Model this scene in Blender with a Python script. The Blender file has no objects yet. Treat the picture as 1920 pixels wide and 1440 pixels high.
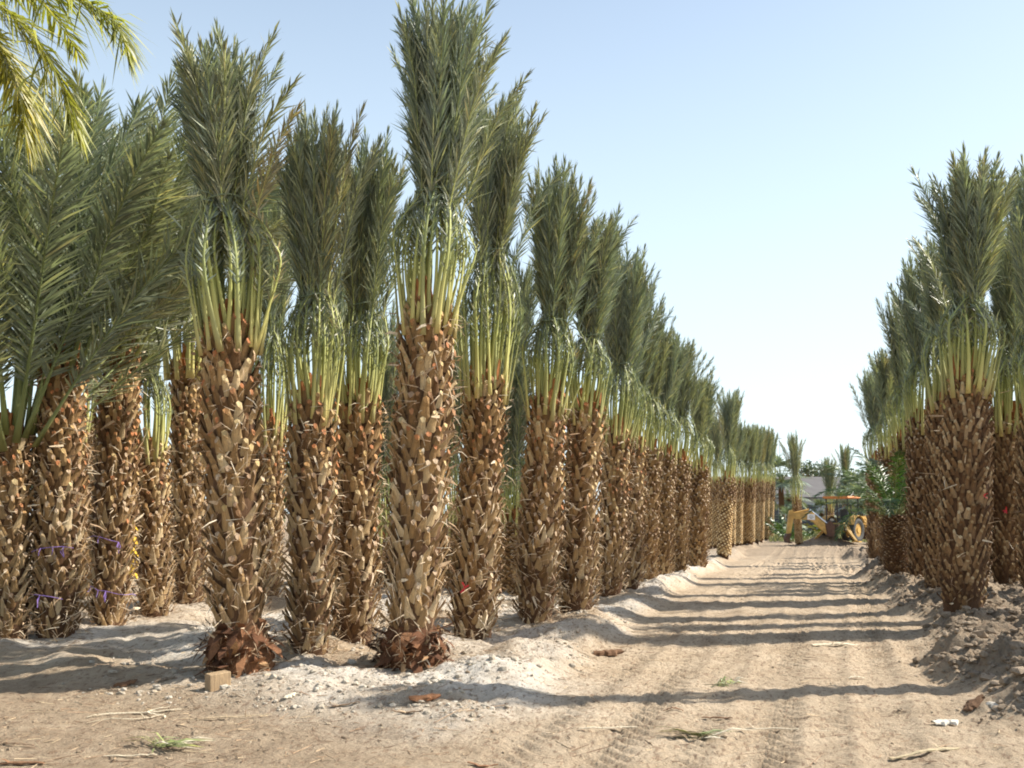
import bpy, bmesh, math, random
import numpy as np
from mathutils import Vector, Matrix, Euler

sc = bpy.context.scene
col = sc.collection
R = math.radians

# ------------------------------------------------------------------ camera, sky, sun, exposure
F_PX = 1868.0                      # focal length in pixels of the 1920 px wide photograph
PITCH = math.atan(0.13009)
YAW = math.atan(0.3026)
CAM_H = 1.6
cam_data = bpy.data.cameras.new('camera')
cam = bpy.data.objects.new('camera', cam_data)
col.objects.link(cam)
cam.location = (0, 0, CAM_H)
cam.rotation_euler = (R(90) + PITCH, 0, YAW)
cam_data.sensor_width = 36
cam_data.lens = 36 * F_PX / 1920
cam_data.clip_start = 0.05
cam_data.clip_end = 5000
sc.camera = cam

SUN_AZ = 27.0                      # degrees from +X towards +Y
SUN_EL = 43.0
world = bpy.data.worlds.new('World')
sc.world = world
world.use_nodes = True
wn = world.node_tree
bg = wn.nodes['Background']
sky = wn.nodes.new('ShaderNodeTexSky')
sky.sky_type = 'NISHITA'
sky.sun_disc = False
sky.sun_elevation = R(SUN_EL)
sky.sun_rotation = R(90 - SUN_AZ)
sky.altitude = 0
sky.air_density = 1.0
sky.dust_density = 1.3
sky.ozone_density = 1.0
hz = wn.nodes.new('ShaderNodeMix'); hz.data_type = 'RGBA'; hz.blend_type = 'MIX'     # thin bright desert air over the whole sky
hz.inputs[7].default_value = (5.75, 6.75, 7.15, 1)
tcw = wn.nodes.new('ShaderNodeTexCoord'); sxw = wn.nodes.new('ShaderNodeSeparateXYZ'); mrw = wn.nodes.new('ShaderNodeMapRange')
wn.links.new(tcw.outputs['Generated'], sxw.inputs[0]); wn.links.new(sxw.outputs[2], mrw.inputs[0])
mrw.interpolation_type = 'SMOOTHSTEP'
for k_, v_ in ((1, -0.05), (2, 0.75), (3, 0.74), (4, 0.12)): mrw.inputs[k_].default_value = v_
wn.links.new(mrw.outputs[0], hz.inputs[0])
wn.links.new(sky.outputs[0], hz.inputs[6]); wn.links.new(hz.outputs[2], bg.inputs[0])
bg.inputs[1].default_value = 0.112
sl = bpy.data.lights.new('sun', 'SUN')
sl.energy = 5.0
sl.angle = R(0.53)
sl.color = (1.0, 0.94, 0.84)
sun = bpy.data.objects.new('sun', sl)
col.objects.link(sun)
sd = Vector((math.cos(R(SUN_EL)) * math.cos(R(SUN_AZ)), math.cos(R(SUN_EL)) * math.sin(R(SUN_AZ)), math.sin(R(SUN_EL))))
sun.rotation_euler = sd.to_track_quat('Z', 'Y').to_euler()
sun.location = sd * 60
sc.view_settings.view_transform = 'Standard'
sc.view_settings.look = 'None'
sc.view_settings.gamma = 1
sc.view_settings.use_curve_mapping = False
sc.view_settings.exposure = 0.80
sc.render.engine = 'CYCLES'
sc.cycles.max_bounces = 6
sc.cycles.diffuse_bounces = 3
sc.cycles.transparent_max_bounces = 8
sc.cycles.use_denoising = True
sc.cycles.filter_width = 1.9

# ------------------------------------------------------------------ noise and terrain
def _hash(ix, iy, seed):
    n = (ix * 374761393 + iy * 668265263 + seed * 1442695041) & 0xFFFFFFFF
    n = ((n ^ (n >> 13)) * 1274126177) & 0xFFFFFFFF
    n = n ^ (n >> 16)
    return (n & 0xFFFFFF) / float(0xFFFFFF)

def vnoise(x, y, seed=0):
    x = np.asarray(x, float); y = np.asarray(y, float)
    ix = np.floor(x).astype(np.int64); iy = np.floor(y).astype(np.int64)
    fx = x - ix; fy = y - iy
    fx = fx * fx * (3 - 2 * fx); fy = fy * fy * (3 - 2 * fy)
    a = _hash(ix, iy, seed); b = _hash(ix + 1, iy, seed)
    c = _hash(ix, iy + 1, seed); d = _hash(ix + 1, iy + 1, seed)
    return (a * (1 - fx) + b * fx) * (1 - fy) + (c * (1 - fx) + d * fx) * fy - 0.5

def fbm(x, y, oct=4, seed=0, gain=0.5):
    s = 0; a = 1.0
    for i in range(oct):
        s = s + a * vnoise(x * 2.03 ** i + 17.3 * i, y * 2.03 ** i - 9.1 * i, seed + i)
        a *= gain
    return s

def sstep(a, b, x):
    t = np.clip((x - a) / (b - a), 0, 1)
    return t * t * (3 - 2 * t)

def bank_left(X, Y):
    e = -2.75 + 0.55 * fbm(Y * 0.45, Y * 0 + 3.1, 3, 5) - 0.012 * np.clip(Y - 14, 0, 40)
    return sstep(0.35, -0.15, X - e) * sstep(7.2, 9.0, Y + 0.3 * X + 1.6) * sstep(75, 60, Y)

def bank_right(X, Y):
    e = 1.15 + 0.7 * fbm(Y * 0.5, Y * 0 + 8.1, 3, 9)
    return sstep(-0.1, 0.5, X - e) * sstep(8.3, 9.2, Y - 0.4 * fbm(X * 1.5, Y * 0 + 2, 2, 12)) * sstep(47, 38, Y)

PITS = []
def terrain(X, Y):
    X = np.asarray(X, float); Y = np.asarray(Y, float)
    h = 0.05 * fbm(X * 0.35, Y * 0.35, 3, 21) + 0.018 * fbm(X * 1.7, Y * 1.7, 3, 31)
    bl = bank_left(X, Y); br = bank_right(X, Y)
    lump = fbm(X * 1.3, Y * 1.3, 4, 41, 0.55)
    h = h + bl * (0.13 + 0.17 * lump)
    # spoil thrown up along the edge of the left bank
    h = h + 0.10 * bl * np.exp(-((X + 3.0) / 0.45) ** 2) * (0.6 + 1.3 * fbm(X * 0.8, Y * 0.8, 2, 44))
    h = h + br * (0.16 + 0.36 * np.abs(fbm(X * 1.7, Y * 1.7, 5, 51, 0.62)) + 0.10 * lump)
    # scarp of loose soil, scraped by a toothed bucket
    yc = 9.0 + 0.25 * (X - 1.6)
    h = h + 0.17 * np.exp(-((X - 2.0) / 0.9) ** 2) * sstep(-0.04, 0.10, Y - yc + 0.03 * np.abs(np.mod(X, 0.2) / 0.1 - 1)) * sstep(1.1, 0.2, Y - yc)
    # low mound in the far road end
    h = h + 0.62 * np.exp(-(((X - 0.45) / 1.1) ** 2 + ((Y - 54.0) / 0.9) ** 2))
    # wheel tracks with lugs
    nt = 0.5 + fbm(X * 1.1, Y * 0.4, 2, 61)
    for cx, w, ph, st in TRACKS:
        c = cx + 0.10 * np.sin(Y * 0.21 + ph) + 0.012 * (Y - 8)
        d = (X - c) / w
        m = np.exp(-d ** 4)
        h = h - 0.022 * m * st + 0.012 * st * np.exp(-((np.abs(X - c) - w * 1.25) / 0.05) ** 2)
        lug = np.tanh(2.2 * np.sin((Y + 1.3 * np.abs(X - c)) * 2 * math.pi / 0.19 + ph))
        h = h + 0.034 * st * m * lug * np.clip(nt * 2.2 - .3, 0.12, 1)
    # fine crumbs
    c = 1 - 0.55 * (1 - bl) * (1 - br)
    h = h + (0.020 * c + 0.006) * fbm(X * 9, Y * 9, 3, 71, 0.7)
    h = h + 0.011 * fbm(X * 22, Y * 22, 2, 77, 0.7) * sstep(24, 12, Y)
    return h

TRACKS = [(-1.55, 0.22, 0.3, 0.7), (-0.95, 0.16, 1.1, 0.45), (-0.35, 0.22, 2.2, 0.8), (0.12, 0.15, 4.0, 0.5), (0.55, 0.20, 3.0, 1.2), (0.95, 0.14, 0.5, 0.6), (-2.1, 0.15, 5.5, 0.5)]

def thf(x, y):
    return float(terrain(np.array([x]), np.array([y]))[0])

CR = cam.rotation_euler.to_matrix()
def pix_ray(px, py):
    return CR @ Vector(((px - 960) / F_PX, -(py - 720) / F_PX, -1.0))   # length 1 along the view axis

def ground_at(px, py):
    """the point of the ground seen at a place of the photograph, and its depth"""
    d = pix_ray(px, py)
    ts = np.linspace(3, 160, 3200)
    zz = CAM_H + d.z * ts - terrain(d.x * ts, d.y * ts)
    k = int(np.argmax(zz < 0))
    if zz[k] >= 0: k = 3199
    t0, t1 = ts[max(k - 1, 0)], ts[k]
    z0, z1 = zz[max(k - 1, 0)], zz[k]
    t = t0 + (t1 - t0) * (z0 / (z0 - z1)) if z0 != z1 else t0
    return Vector((d.x * t, d.y * t, CAM_H + d.z * t)), t

# ------------------------------------------------------------------ materials
def mat(name):
    m = bpy.data.materials.new(name); m.use_nodes = True
    nt = m.node_tree
    return m, nt, nt.nodes['Principled BSDF']

def N(nt, t, **kw):
    n = nt.nodes.new(t)
    for k, v in kw.items():
        if k.startswith('i_'):
            n.inputs[k[2:].replace('_', ' ')].default_value = v
        else:
            setattr(n, k, v)
    return n

def ramp(nt, stops, interp='LINEAR'):
    r = nt.nodes.new('ShaderNodeValToRGB')
    r.color_ramp.interpolation = interp
    e = r.color_ramp.elements
    while len(e) > 1: e.remove(e[-1])
    e[0].position = stops[0][0]; e[0].color = (*stops[0][1], 1)
    for p, c in stops[1:]:
        x = e.new(p); x.color = (*c, 1)
    return r

def mixc(nt, a, b, fac, mode='MIX'):
    m = nt.nodes.new('ShaderNodeMix'); m.data_type = 'RGBA'; m.blend_type = mode
    for s, v in ((m.inputs[0], fac), (m.inputs[6], a), (m.inputs[7], b)):
        if isinstance(v, bpy.types.NodeSocket): nt.links.new(v, s)
        elif isinstance(v, (int, float)): s.default_value = v
        else: s.default_value = (*v, 1)
    return m.outputs[2]

def rnd_value(nt):
    """a number of its own for every mesh island of every object"""
    g = nt.nodes.new('ShaderNodeNewGeometry'); o = nt.nodes.new('ShaderNodeObjectInfo')
    a = nt.nodes.new('ShaderNodeMath'); a.operation = 'ADD'
    nt.links.new(g.outputs['Random Per Island'], a.inputs[0]); nt.links.new(o.outputs['Random'], a.inputs[1])
    f = nt.nodes.new('ShaderNodeMath'); f.operation = 'FRACT'
    nt.links.new(a.outputs[0], f.inputs[0])
    return f.outputs[0], o.outputs['Random']

def noise(nt, scale, detail=4, rough=0.6, coord='Object', stretch=None):
    tc = nt.nodes.new('ShaderNodeTexCoord')
    src = tc.outputs[coord]
    if stretch:
        mp = nt.nodes.new('ShaderNodeMapping'); mp.inputs['Scale'].default_value = stretch
        nt.links.new(src, mp.inputs[0]); src = mp.outputs[0]
    n = nt.nodes.new('ShaderNodeTexNoise')
    n.inputs['Scale'].default_value = scale; n.inputs['Detail'].default_value = detail; n.inputs['Roughness'].default_value = rough
    nt.links.new(src, n.inputs['Vector'])
    return n.outputs['Fac']

def bump(nt, bsdf, h, strength=0.5, dist=0.02):
    b = nt.nodes.new('ShaderNodeBump'); b.inputs['Strength'].default_value = strength; b.inputs['Distance'].default_value = dist
    nt.links.new(h, b.inputs['Height']); nt.links.new(b.outputs[0], bsdf.inputs['Normal'])

def leaf_mat(name, stops, trans=0.22, rough=0.42, tint=(1.0, 1.05, 0.55)):
    m, nt, p = mat(name)
    isl, ob = rnd_value(nt)
    r = ramp(nt, stops); nt.links.new(ob, r.inputs[0])
    v = ramp(nt, [(0, (0.5, 0.5, 0.48)), (0.6, (1.0, 1.0, 0.98)), (0.88, (1.45, 1.4, 1.2)), (1, (2.2, 1.8, 1.3))])
    nt.links.new(isl, v.inputs[0])
    c = mixc(nt, r.outputs[0], v.outputs[0], 1.0, 'MULTIPLY')
    nt.links.new(c, p.inputs['Base Color'])
    p.inputs['Roughness'].default_value = rough
    p.inputs['Specular IOR Level'].default_value = 0.65
    t = nt.nodes.new('ShaderNodeBsdfTranslucent')
    tc = mixc(nt, c, tint, 1.0, 'MULTIPLY'); nt.links.new(tc, t.inputs[0])
    ms = nt.nodes.new('ShaderNodeMixShader'); ms.inputs[0].default_value = trans
    nt.links.new(p.outputs[0], ms.inputs[1]); nt.links.new(t.outputs[0], ms.inputs[2])
    nt.links.new(ms.outputs[0], nt.nodes['Material Output'].inputs['Surface'])
    return m

M = {}
M['leaf'] = leaf_mat('palm_leaflet', [(0, (0.205, 0.250, 0.190)), (0.3, (0.240, 0.278, 0.208)), (0.55, (0.250, 0.268, 0.160)),
                                      (0.8, (0.27, 0.29, 0.215)), (0.95, (0.27, 0.265, 0.15)), (1, (0.32, 0.25, 0.14))], 0.28, 0.44)
M['leaf_dark'] = leaf_mat('dark_palm_leaflet', [(0, (0.03, 0.075, 0.018)), (0.5, (0.05, 0.11, 0.02)), (1, (0.09, 0.15, 0.03))], 0.3, 0.4)
M['leaf_yellow'] = leaf_mat('yellowing_leaflet', [(0, (0.25, 0.30, 0.05)), (0.5, (0.34, 0.34, 0.06)), (1, (0.42, 0.35, 0.08))], 0.4, 0.45)
M['leaf_grey'] = leaf_mat('fan_leaf', [(0, (0.14, 0.19, 0.13)), (1, (0.24, 0.29, 0.22))], 0.2, 0.4)
M['leaf_tree'] = leaf_mat('tree_leaf', [(0, (0.05, 0.085, 0.03)), (1, (0.10, 0.13, 0.06))], 0.2, 0.5)
M['leaf_cut'] = leaf_mat('cut_leaflet', [(0, (0.22, 0.27, 0.10)), (1, (0.36, 0.36, 0.18))], 0.15, 0.5)

def stalk_mat(name, lo, hi, top):
    m, nt, p = mat(name)
    isl, ob = rnd_value(nt)
    tc = nt.nodes.new('ShaderNodeTexCoord'); sx = nt.nodes.new('ShaderNodeSeparateXYZ')
    nt.links.new(tc.outputs['Object'], sx.inputs[0])
    mr = N(nt, 'ShaderNodeMapRange'); mr.inputs[1].default_value = -0.45; mr.inputs[2].default_value = 0.55
    nt.links.new(sx.outputs[2], mr.inputs[0])
    r = ramp(nt, [(0, lo), (0.45, hi), (1, top)])
    nt.links.new(mr.outputs[0], r.inputs[0])
    v = ramp(nt, [(0, (0.7, 0.72, 0.7)), (1, (1.2, 1.15, 1.0))]); nt.links.new(ob, v.inputs[0])
    c = mixc(nt, r.outputs[0], v.outputs[0], 1.0, 'MULTIPLY')
    nt.links.new(c, p.inputs['Base Color']); p.inputs['Roughness'].default_value = 0.62
    return m
M['stalk'] = stalk_mat('leaf_stalk', (0.46, 0.34, 0.18), (0.48, 0.44, 0.17), (0.36, 0.39, 0.13))
M['stalk_open'] = stalk_mat('open_leaf_stalk', (0.28, 0.25, 0.10), (0.30, 0.32, 0.12), (0.22, 0.27, 0.10))

def boot_mat(name, stops, rough=0.85, fib=True):
    m, nt, p = mat(name)
    isl, ob = rnd_value(nt)
    r = ramp(nt, stops); nt.links.new(isl, r.inputs[0])
    n = noise(nt, 9, 5, 0.7, 'Object', (6, 6, 0.8))
    v = ramp(nt, [(0.25, (0.5, 0.48, 0.45)), (0.5, (0.95, 0.95, 0.95)), (0.75, (1.35, 1.32, 1.25))]); nt.links.new(n, v.inputs[0])
    c = mixc(nt, r.outputs[0], v.outputs[0], 1.0, 'MULTIPLY')
    nt.links.new(c, p.inputs['Base Color']); p.inputs['Roughness'].default_value = rough
    p.inputs['Specular IOR Level'].default_value = 0.3
    bump(nt, p, n, 0.6, 0.01)
    return m
M['boot'] = boot_mat('leaf_base', [(0, (0.13, 0.068, 0.028)), (0.35, (0.25, 0.148, 0.062)), (0.65, (0.36, 0.228, 0.102)), (0.9, (0.45, 0.305, 0.150)), (1, (0.56, 0.43, 0.25))])
M['boot_dry'] = boot_mat('weathered_leaf_base', [(0, (0.13, 0.070, 0.030)), (0.4, (0.27, 0.168, 0.076)), (0.75, (0.41, 0.282, 0.142)), (1, (0.60, 0.47, 0.29))])
M['boot_brown'] = boot_mat('brown_leaf_base', [(0, (0.10, 0.052, 0.025)), (0.35, (0.185, 0.105, 0.050)), (0.7, (0.27, 0.165, 0.082)), (0.92, (0.35, 0.23, 0.12)), (1, (0.48, 0.35, 0.21))])
M['cut'] = boot_mat('fresh_cut', [(0, (0.30, 0.16, 0.07)), (0.4, (0.42, 0.15, 0.05)), (0.7, (0.46, 0.31, 0.12)), (1, (0.55, 0.42, 0.22))], 0.7)
M['cut_old'] = boot_mat('old_cut', [(0, (0.28, 0.17, 0.10)), (1, (0.55, 0.42, 0.28))], 0.8)
M['core'] = boot_mat('trunk_fibre', [(0, (0.09, 0.045, 0.022)), (1, (0.13, 0.07, 0.035))], 0.95)
M['fibre'] = boot_mat('dry_fibre', [(0, (0.24, 0.14, 0.07)), (0.5, (0.48, 0.34, 0.21)), (1, (0.80, 0.68, 0.50))], 0.65)
M['sheath'] = boot_mat('orange_sheath', [(0, (0.30, 0.11, 0.04)), (1, (0.48, 0.20, 0.07))], 0.8)
M['root'] = boot_mat('root_ball', [(0, (0.07, 0.03, 0.014)), (0.6, (0.15, 0.065, 0.03)), (0.85, (0.27, 0.13, 0.06)), (1, (0.42, 0.26, 0.13))], 0.9)
M['skinned'] = boot_mat('trimmed_base', [(0, (0.55, 0.36, 0.15)), (0.5, (0.70, 0.50, 0.24)), (1, (0.78, 0.61, 0.36))], 0.7)

def flat_mat(name, c, rough=0.6, var=0.12, scale=6, metal=0.0, spec=0.5):
    m, nt, p = mat(name)
    n = noise(nt, scale, 5, 0.65)
    a = tuple(x * (1 - var) for x in c); b = tuple(min(1, x * (1 + var)) for x in c)
    r = ramp(nt, [(0.3, a), (0.7, b)]); nt.links.new(n, r.inputs[0])
    nt.links.new(r.outputs[0], p.inputs['Base Color'])
    p.inputs['Roughness'].default_value = rough; p.inputs['Metallic'].default_value = metal
    p.inputs['Specular IOR Level'].default_value = spec
    return m
M['paint'] = flat_mat('machine_yellow', (0.50, 0.30, 0.08), 0.6, 0.35, 3)
M['orange'] = flat_mat('orange_roof', (0.62, 0.22, 0.05), 0.5, 0.2)
M['black'] = flat_mat('dark_steel', (0.03, 0.03, 0.03), 0.5, 0.3)
M['rust'] = flat_mat('rusty_steel', (0.10, 0.05, 0.03), 0.8, 0.4)
M['rubber'] = flat_mat('tyre_rubber', (0.06, 0.058, 0.052), 0.85, 0.35)
M['steel'] = flat_mat('ram_steel', (0.6, 0.6, 0.6), 0.25, 0.1, 6, 0.9)
M['white'] = flat_mat('white_plate', (0.75, 0.74, 0.72), 0.5, 0.05)
M['roof'] = flat_mat('shed_roof', (0.105, 0.095, 0.09), 0.7, 0.15, 1)
M['wall'] = flat_mat('shed_wall', (0.42, 0.47, 0.55), 0.7, 0.12, 1)
M['dark'] = flat_mat('shed_opening', (0.06, 0.065, 0.08), 0.8)
M['wood'] = boot_mat('sawn_wood', [(0, (0.33, 0.23, 0.13)), (1, (0.38, 0.27, 0.16))], 0.75)
M['bark'] = boot_mat('tree_bark', [(0, (0.14, 0.10, 0.07)), (1, (0.25, 0.18, 0.12))], 0.9)
M['pale_leaf'] = boot_mat('bleached_leaf', [(0, (0.55, 0.46, 0.32)), (1, (0.74, 0.66, 0.50))], 0.7)
M['faded'] = boot_mat('faded_leaf', [(0, (0.42, 0.34, 0.20)), (1, (0.52, 0.43, 0.28))], 0.8)
M['husk'] = boot_mat('brown_husk', [(0, (0.15, 0.08, 0.04)), (1, (0.26, 0.14, 0.075))], 0.85)
M['husk_red'] = boot_mat('red_brown_husk', [(0, (0.22, 0.09, 0.04)), (1, (0.32, 0.15, 0.07))], 0.85)
M['stick'] = boot_mat('dry_stick', [(0, (0.16, 0.10, 0.06)), (0.6, (0.34, 0.23, 0.14)), (1, (0.6, 0.47, 0.3))], 0.85)
M['purple'] = flat_mat('purple_twine', (0.24, 0.15, 0.42), 0.5)
M['red'] = flat_mat('red_ribbon', (0.7, 0.03, 0.05), 0.5)
M['lime'] = flat_mat('yellow_ribbon', (0.7, 0.6, 0.05), 0.5)
M['twine'] = flat_mat('green_twine', (0.16, 0.2, 0.12), 0.7)
M['paper'] = flat_mat('pale_scrap', (0.50, 0.45, 0.37), 0.6, 0.08, 20)
M['sign'] = flat_mat('yellow_post', (0.80, 0.50, 0.04), 0.5, 0.06)

# clods take the colour of the soil they lie on
def clod_mat(name, a, b):
    m, nt, p = mat(name)
    isl, ob = rnd_value(nt)
    r = ramp(nt, [(0, a), (1, b)]); nt.links.new(isl, r.inputs[0])
    n = noise(nt, 30, 5, 0.7)
    v = ramp(nt, [(0.3, (0.75, 0.75, 0.75)), (0.7, (1.15, 1.15, 1.15))]); nt.links.new(n, v.inputs[0])
    nt.links.new(mixc(nt, r.outputs[0], v.outputs[0], 1.0, 'MULTIPLY'), p.inputs['Base Color'])
    p.inputs['Roughness'].default_value = 0.95; p.inputs['Specular IOR Level'].default_value = 0.15
    bump(nt, p, n, 0.8, 0.02)
    return m
M['clod_dark'] = clod_mat('dark_clod', (0.21, 0.16, 0.11), (0.34, 0.265, 0.19))
M['clod_pale'] = clod_mat('pale_clod', (0.40, 0.34, 0.26), (0.54, 0.48, 0.39))
M['clod_tan'] = clod_mat('tan_crumb', (0.24, 0.18, 0.12), (0.42, 0.34, 0.24))

def ground_material():
    m, nt, p = mat('dirt')
    at = nt.nodes.new('ShaderNodeAttribute'); at.attribute_name = 'zone'
    sp = nt.nodes.new('ShaderNodeSeparateColor'); nt.links.new(at.outputs['Color'], sp.inputs[0])
    def two(a, b, s, det=6):
        n = noise(nt, s, det, 0.68); r = ramp(nt, [(0.32, a), (0.68, b)]); nt.links.new(n, r.inputs[0]); return r.outputs[0]
    road = two((0.415, 0.316, 0.212), (0.545, 0.434, 0.308), 1.4)
    brown = two((0.265, 0.195, 0.128), (0.425, 0.330, 0.228), 2.2)
    white = two((0.52, 0.460, 0.380), (0.70, 0.645, 0.560), 2.5)
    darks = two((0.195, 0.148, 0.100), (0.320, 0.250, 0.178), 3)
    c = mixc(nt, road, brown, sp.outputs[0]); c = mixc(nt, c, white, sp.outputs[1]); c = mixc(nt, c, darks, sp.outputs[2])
    # trodden bits of fibre and leaf: small dark and pale flecks
    fl = noise(nt, 26, 3, 0.6, 'Object', (1, 0.45, 1)); r = ramp(nt, [(0.56, (0, 0, 0)), (0.63, (1, 1, 1))]); nt.links.new(fl, r.inputs[0])
    rb = nt.nodes.new('ShaderNodeRGBToBW'); nt.links.new(r.outputs[0], rb.inputs[0])
    k = nt.nodes.new('ShaderNodeMath'); k.operation = 'MULTIPLY'; k.inputs[1].default_value = 0.62; nt.links.new(rb.outputs[0], k.inputs[0])
    c = mixc(nt, c, (0.20, 0.125, 0.08), k.outputs[0])
    gr = noise(nt, 90, 3, 0.7); v = ramp(nt, [(0.3, (0.80, 0.80, 0.80)), (0.7, (1.14, 1.14, 1.14))]); nt.links.new(gr, v.inputs[0])
    c = mixc(nt, c, v.outputs[0], 1.0, 'MULTIPLY')
    g2 = noise(nt, 7, 6, 0.75, 'Object', (1, 0.6, 1)); v = ramp(nt, [(0.33, (0.80, 0.77, 0.74)), (0.50, (1.06, 1.06, 1.06))]); nt.links.new(g2, v.inputs[0])
    c = mixc(nt, c, v.outputs[0], 1.0, 'MULTIPLY')
    nt.links.new(c, p.inputs['Base Color'])
    p.inputs['Roughness'].default_value = 0.95; p.inputs['Specular IOR Level'].default_value = 0.15
    n = noise(nt, 16, 8, 0.72); bump(nt, p, n, 0.9, 0.07)
    return m

# ------------------------------------------------------------------ helpers for objects
def tag(o, label=None, cat=None, group=None, kind=None):
    if label: o['label'] = label
    if cat: o['category'] = cat
    if group: o['group'] = group
    if kind: o['kind'] = kind
    return o

def empty(name, loc, rot=(0, 0, 0)):
    o = bpy.data.objects.new(name, None); col.objects.link(o)
    o.location = loc; o.rotation_euler = rot; o.empty_display_size = 0.2
    return o

def mobj(name, me, parent=None, loc=(0, 0, 0), rot=(0, 0, 0), scale=(1, 1, 1)):
    o = bpy.data.objects.new(name, me); col.objects.link(o)
    o.location = loc; o.rotation_euler = rot; o.scale = scale
    if parent: o.parent = parent
    return o

class MB:
    """collects polygons of one mesh"""
    def __init__(s): s.v = []; s.f = []; s.m = []
    def add(s, vs, fs, mi=0):
        k = len(s.v); s.v.extend([tuple(v) for v in vs])
        for f in fs: s.f.append([i + k for i in f]); s.m.append(mi)
    def box(s, c, d, rot=None, mi=0, taper=1.0):
        x, y, z = d[0] / 2, d[1] / 2, d[2] / 2
        vs = [Vector((sx * x * (taper if sz > 0 else 1), sy * y * (taper if sz > 0 else 1), sz * z)) for sz in (-1, 1) for sy in (-1, 1) for sx in (-1, 1)]
        if rot is not None: vs = [rot @ v for v in vs]
        c = Vector(c); vs = [v + c for v in vs]
        s.add(vs, [(0, 2, 3, 1), (4, 5, 7, 6), (0, 1, 5, 4), (2, 6, 7, 3), (0, 4, 6, 2), (1, 3, 7, 5)], mi)
    def tube(s, pts, rad, n=6, mi=0, flat=1.0, up=None, cap=True):
        pts = [Vector(p) for p in pts]
        if not hasattr(rad, '__len__'): rad = [rad] * len(pts)
        rings = []
        for i, p in enumerate(pts):
            t = (pts[min(i + 1, len(pts) - 1)] - pts[max(i - 1, 0)]).normalized()
            a = Vector(up) if up is not None else (Vector((0, 1, 0)) if abs(t.y) < 0.9 else Vector((1, 0, 0)))
            b = t.cross(a).normalized(); a = b.cross(t).normalized()
            rings.append([p + (a * math.cos(2 * math.pi * k / n) * rad[i] + b * math.sin(2 * math.pi * k / n) * rad[i] * flat) for k in range(n)])
        vs = [v for r in rings for v in r]
        fs = [(i * n + k, i * n + (k + 1) % n, (i + 1) * n + (k + 1) % n, (i + 1) * n + k) for i in range(len(pts) - 1) for k in range(n)]
        if cap: fs += [tuple(range(n))[::-1], tuple(range((len(pts) - 1) * n, len(pts) * n))]
        s.add(vs, fs, mi)
    def prism(s, outline, y0, y1, mi=0):
        n = len(outline)
        vs = [(x, y0, z) for x, z in outline] + [(x, y1, z) for x, z in outline]
        s.add(vs, [tuple(range(n)), tuple(range(n, 2 * n))[::-1]] + [(i, i + n, (i + 1) % n + n, (i + 1) % n) for i in range(n)], mi)
    def mesh(s, name, mats, smooth=False):
        me = bpy.data.meshes.new(name); me.from_pydata(s.v, [], s.f)
        for m in (mats if isinstance(mats, (list, tuple)) else [mats]): me.materials.append(m)
        me.polygons.foreach_set('material_index', s.m)
        if smooth: me.polygons.foreach_set('use_smooth', [True] * len(s.f))
        me.update()
        return me
    def build(s, name, mats, parent=None, smooth=False, **kw):
        return mobj(name, s.mesh(name, mats, smooth), parent, **kw)

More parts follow.
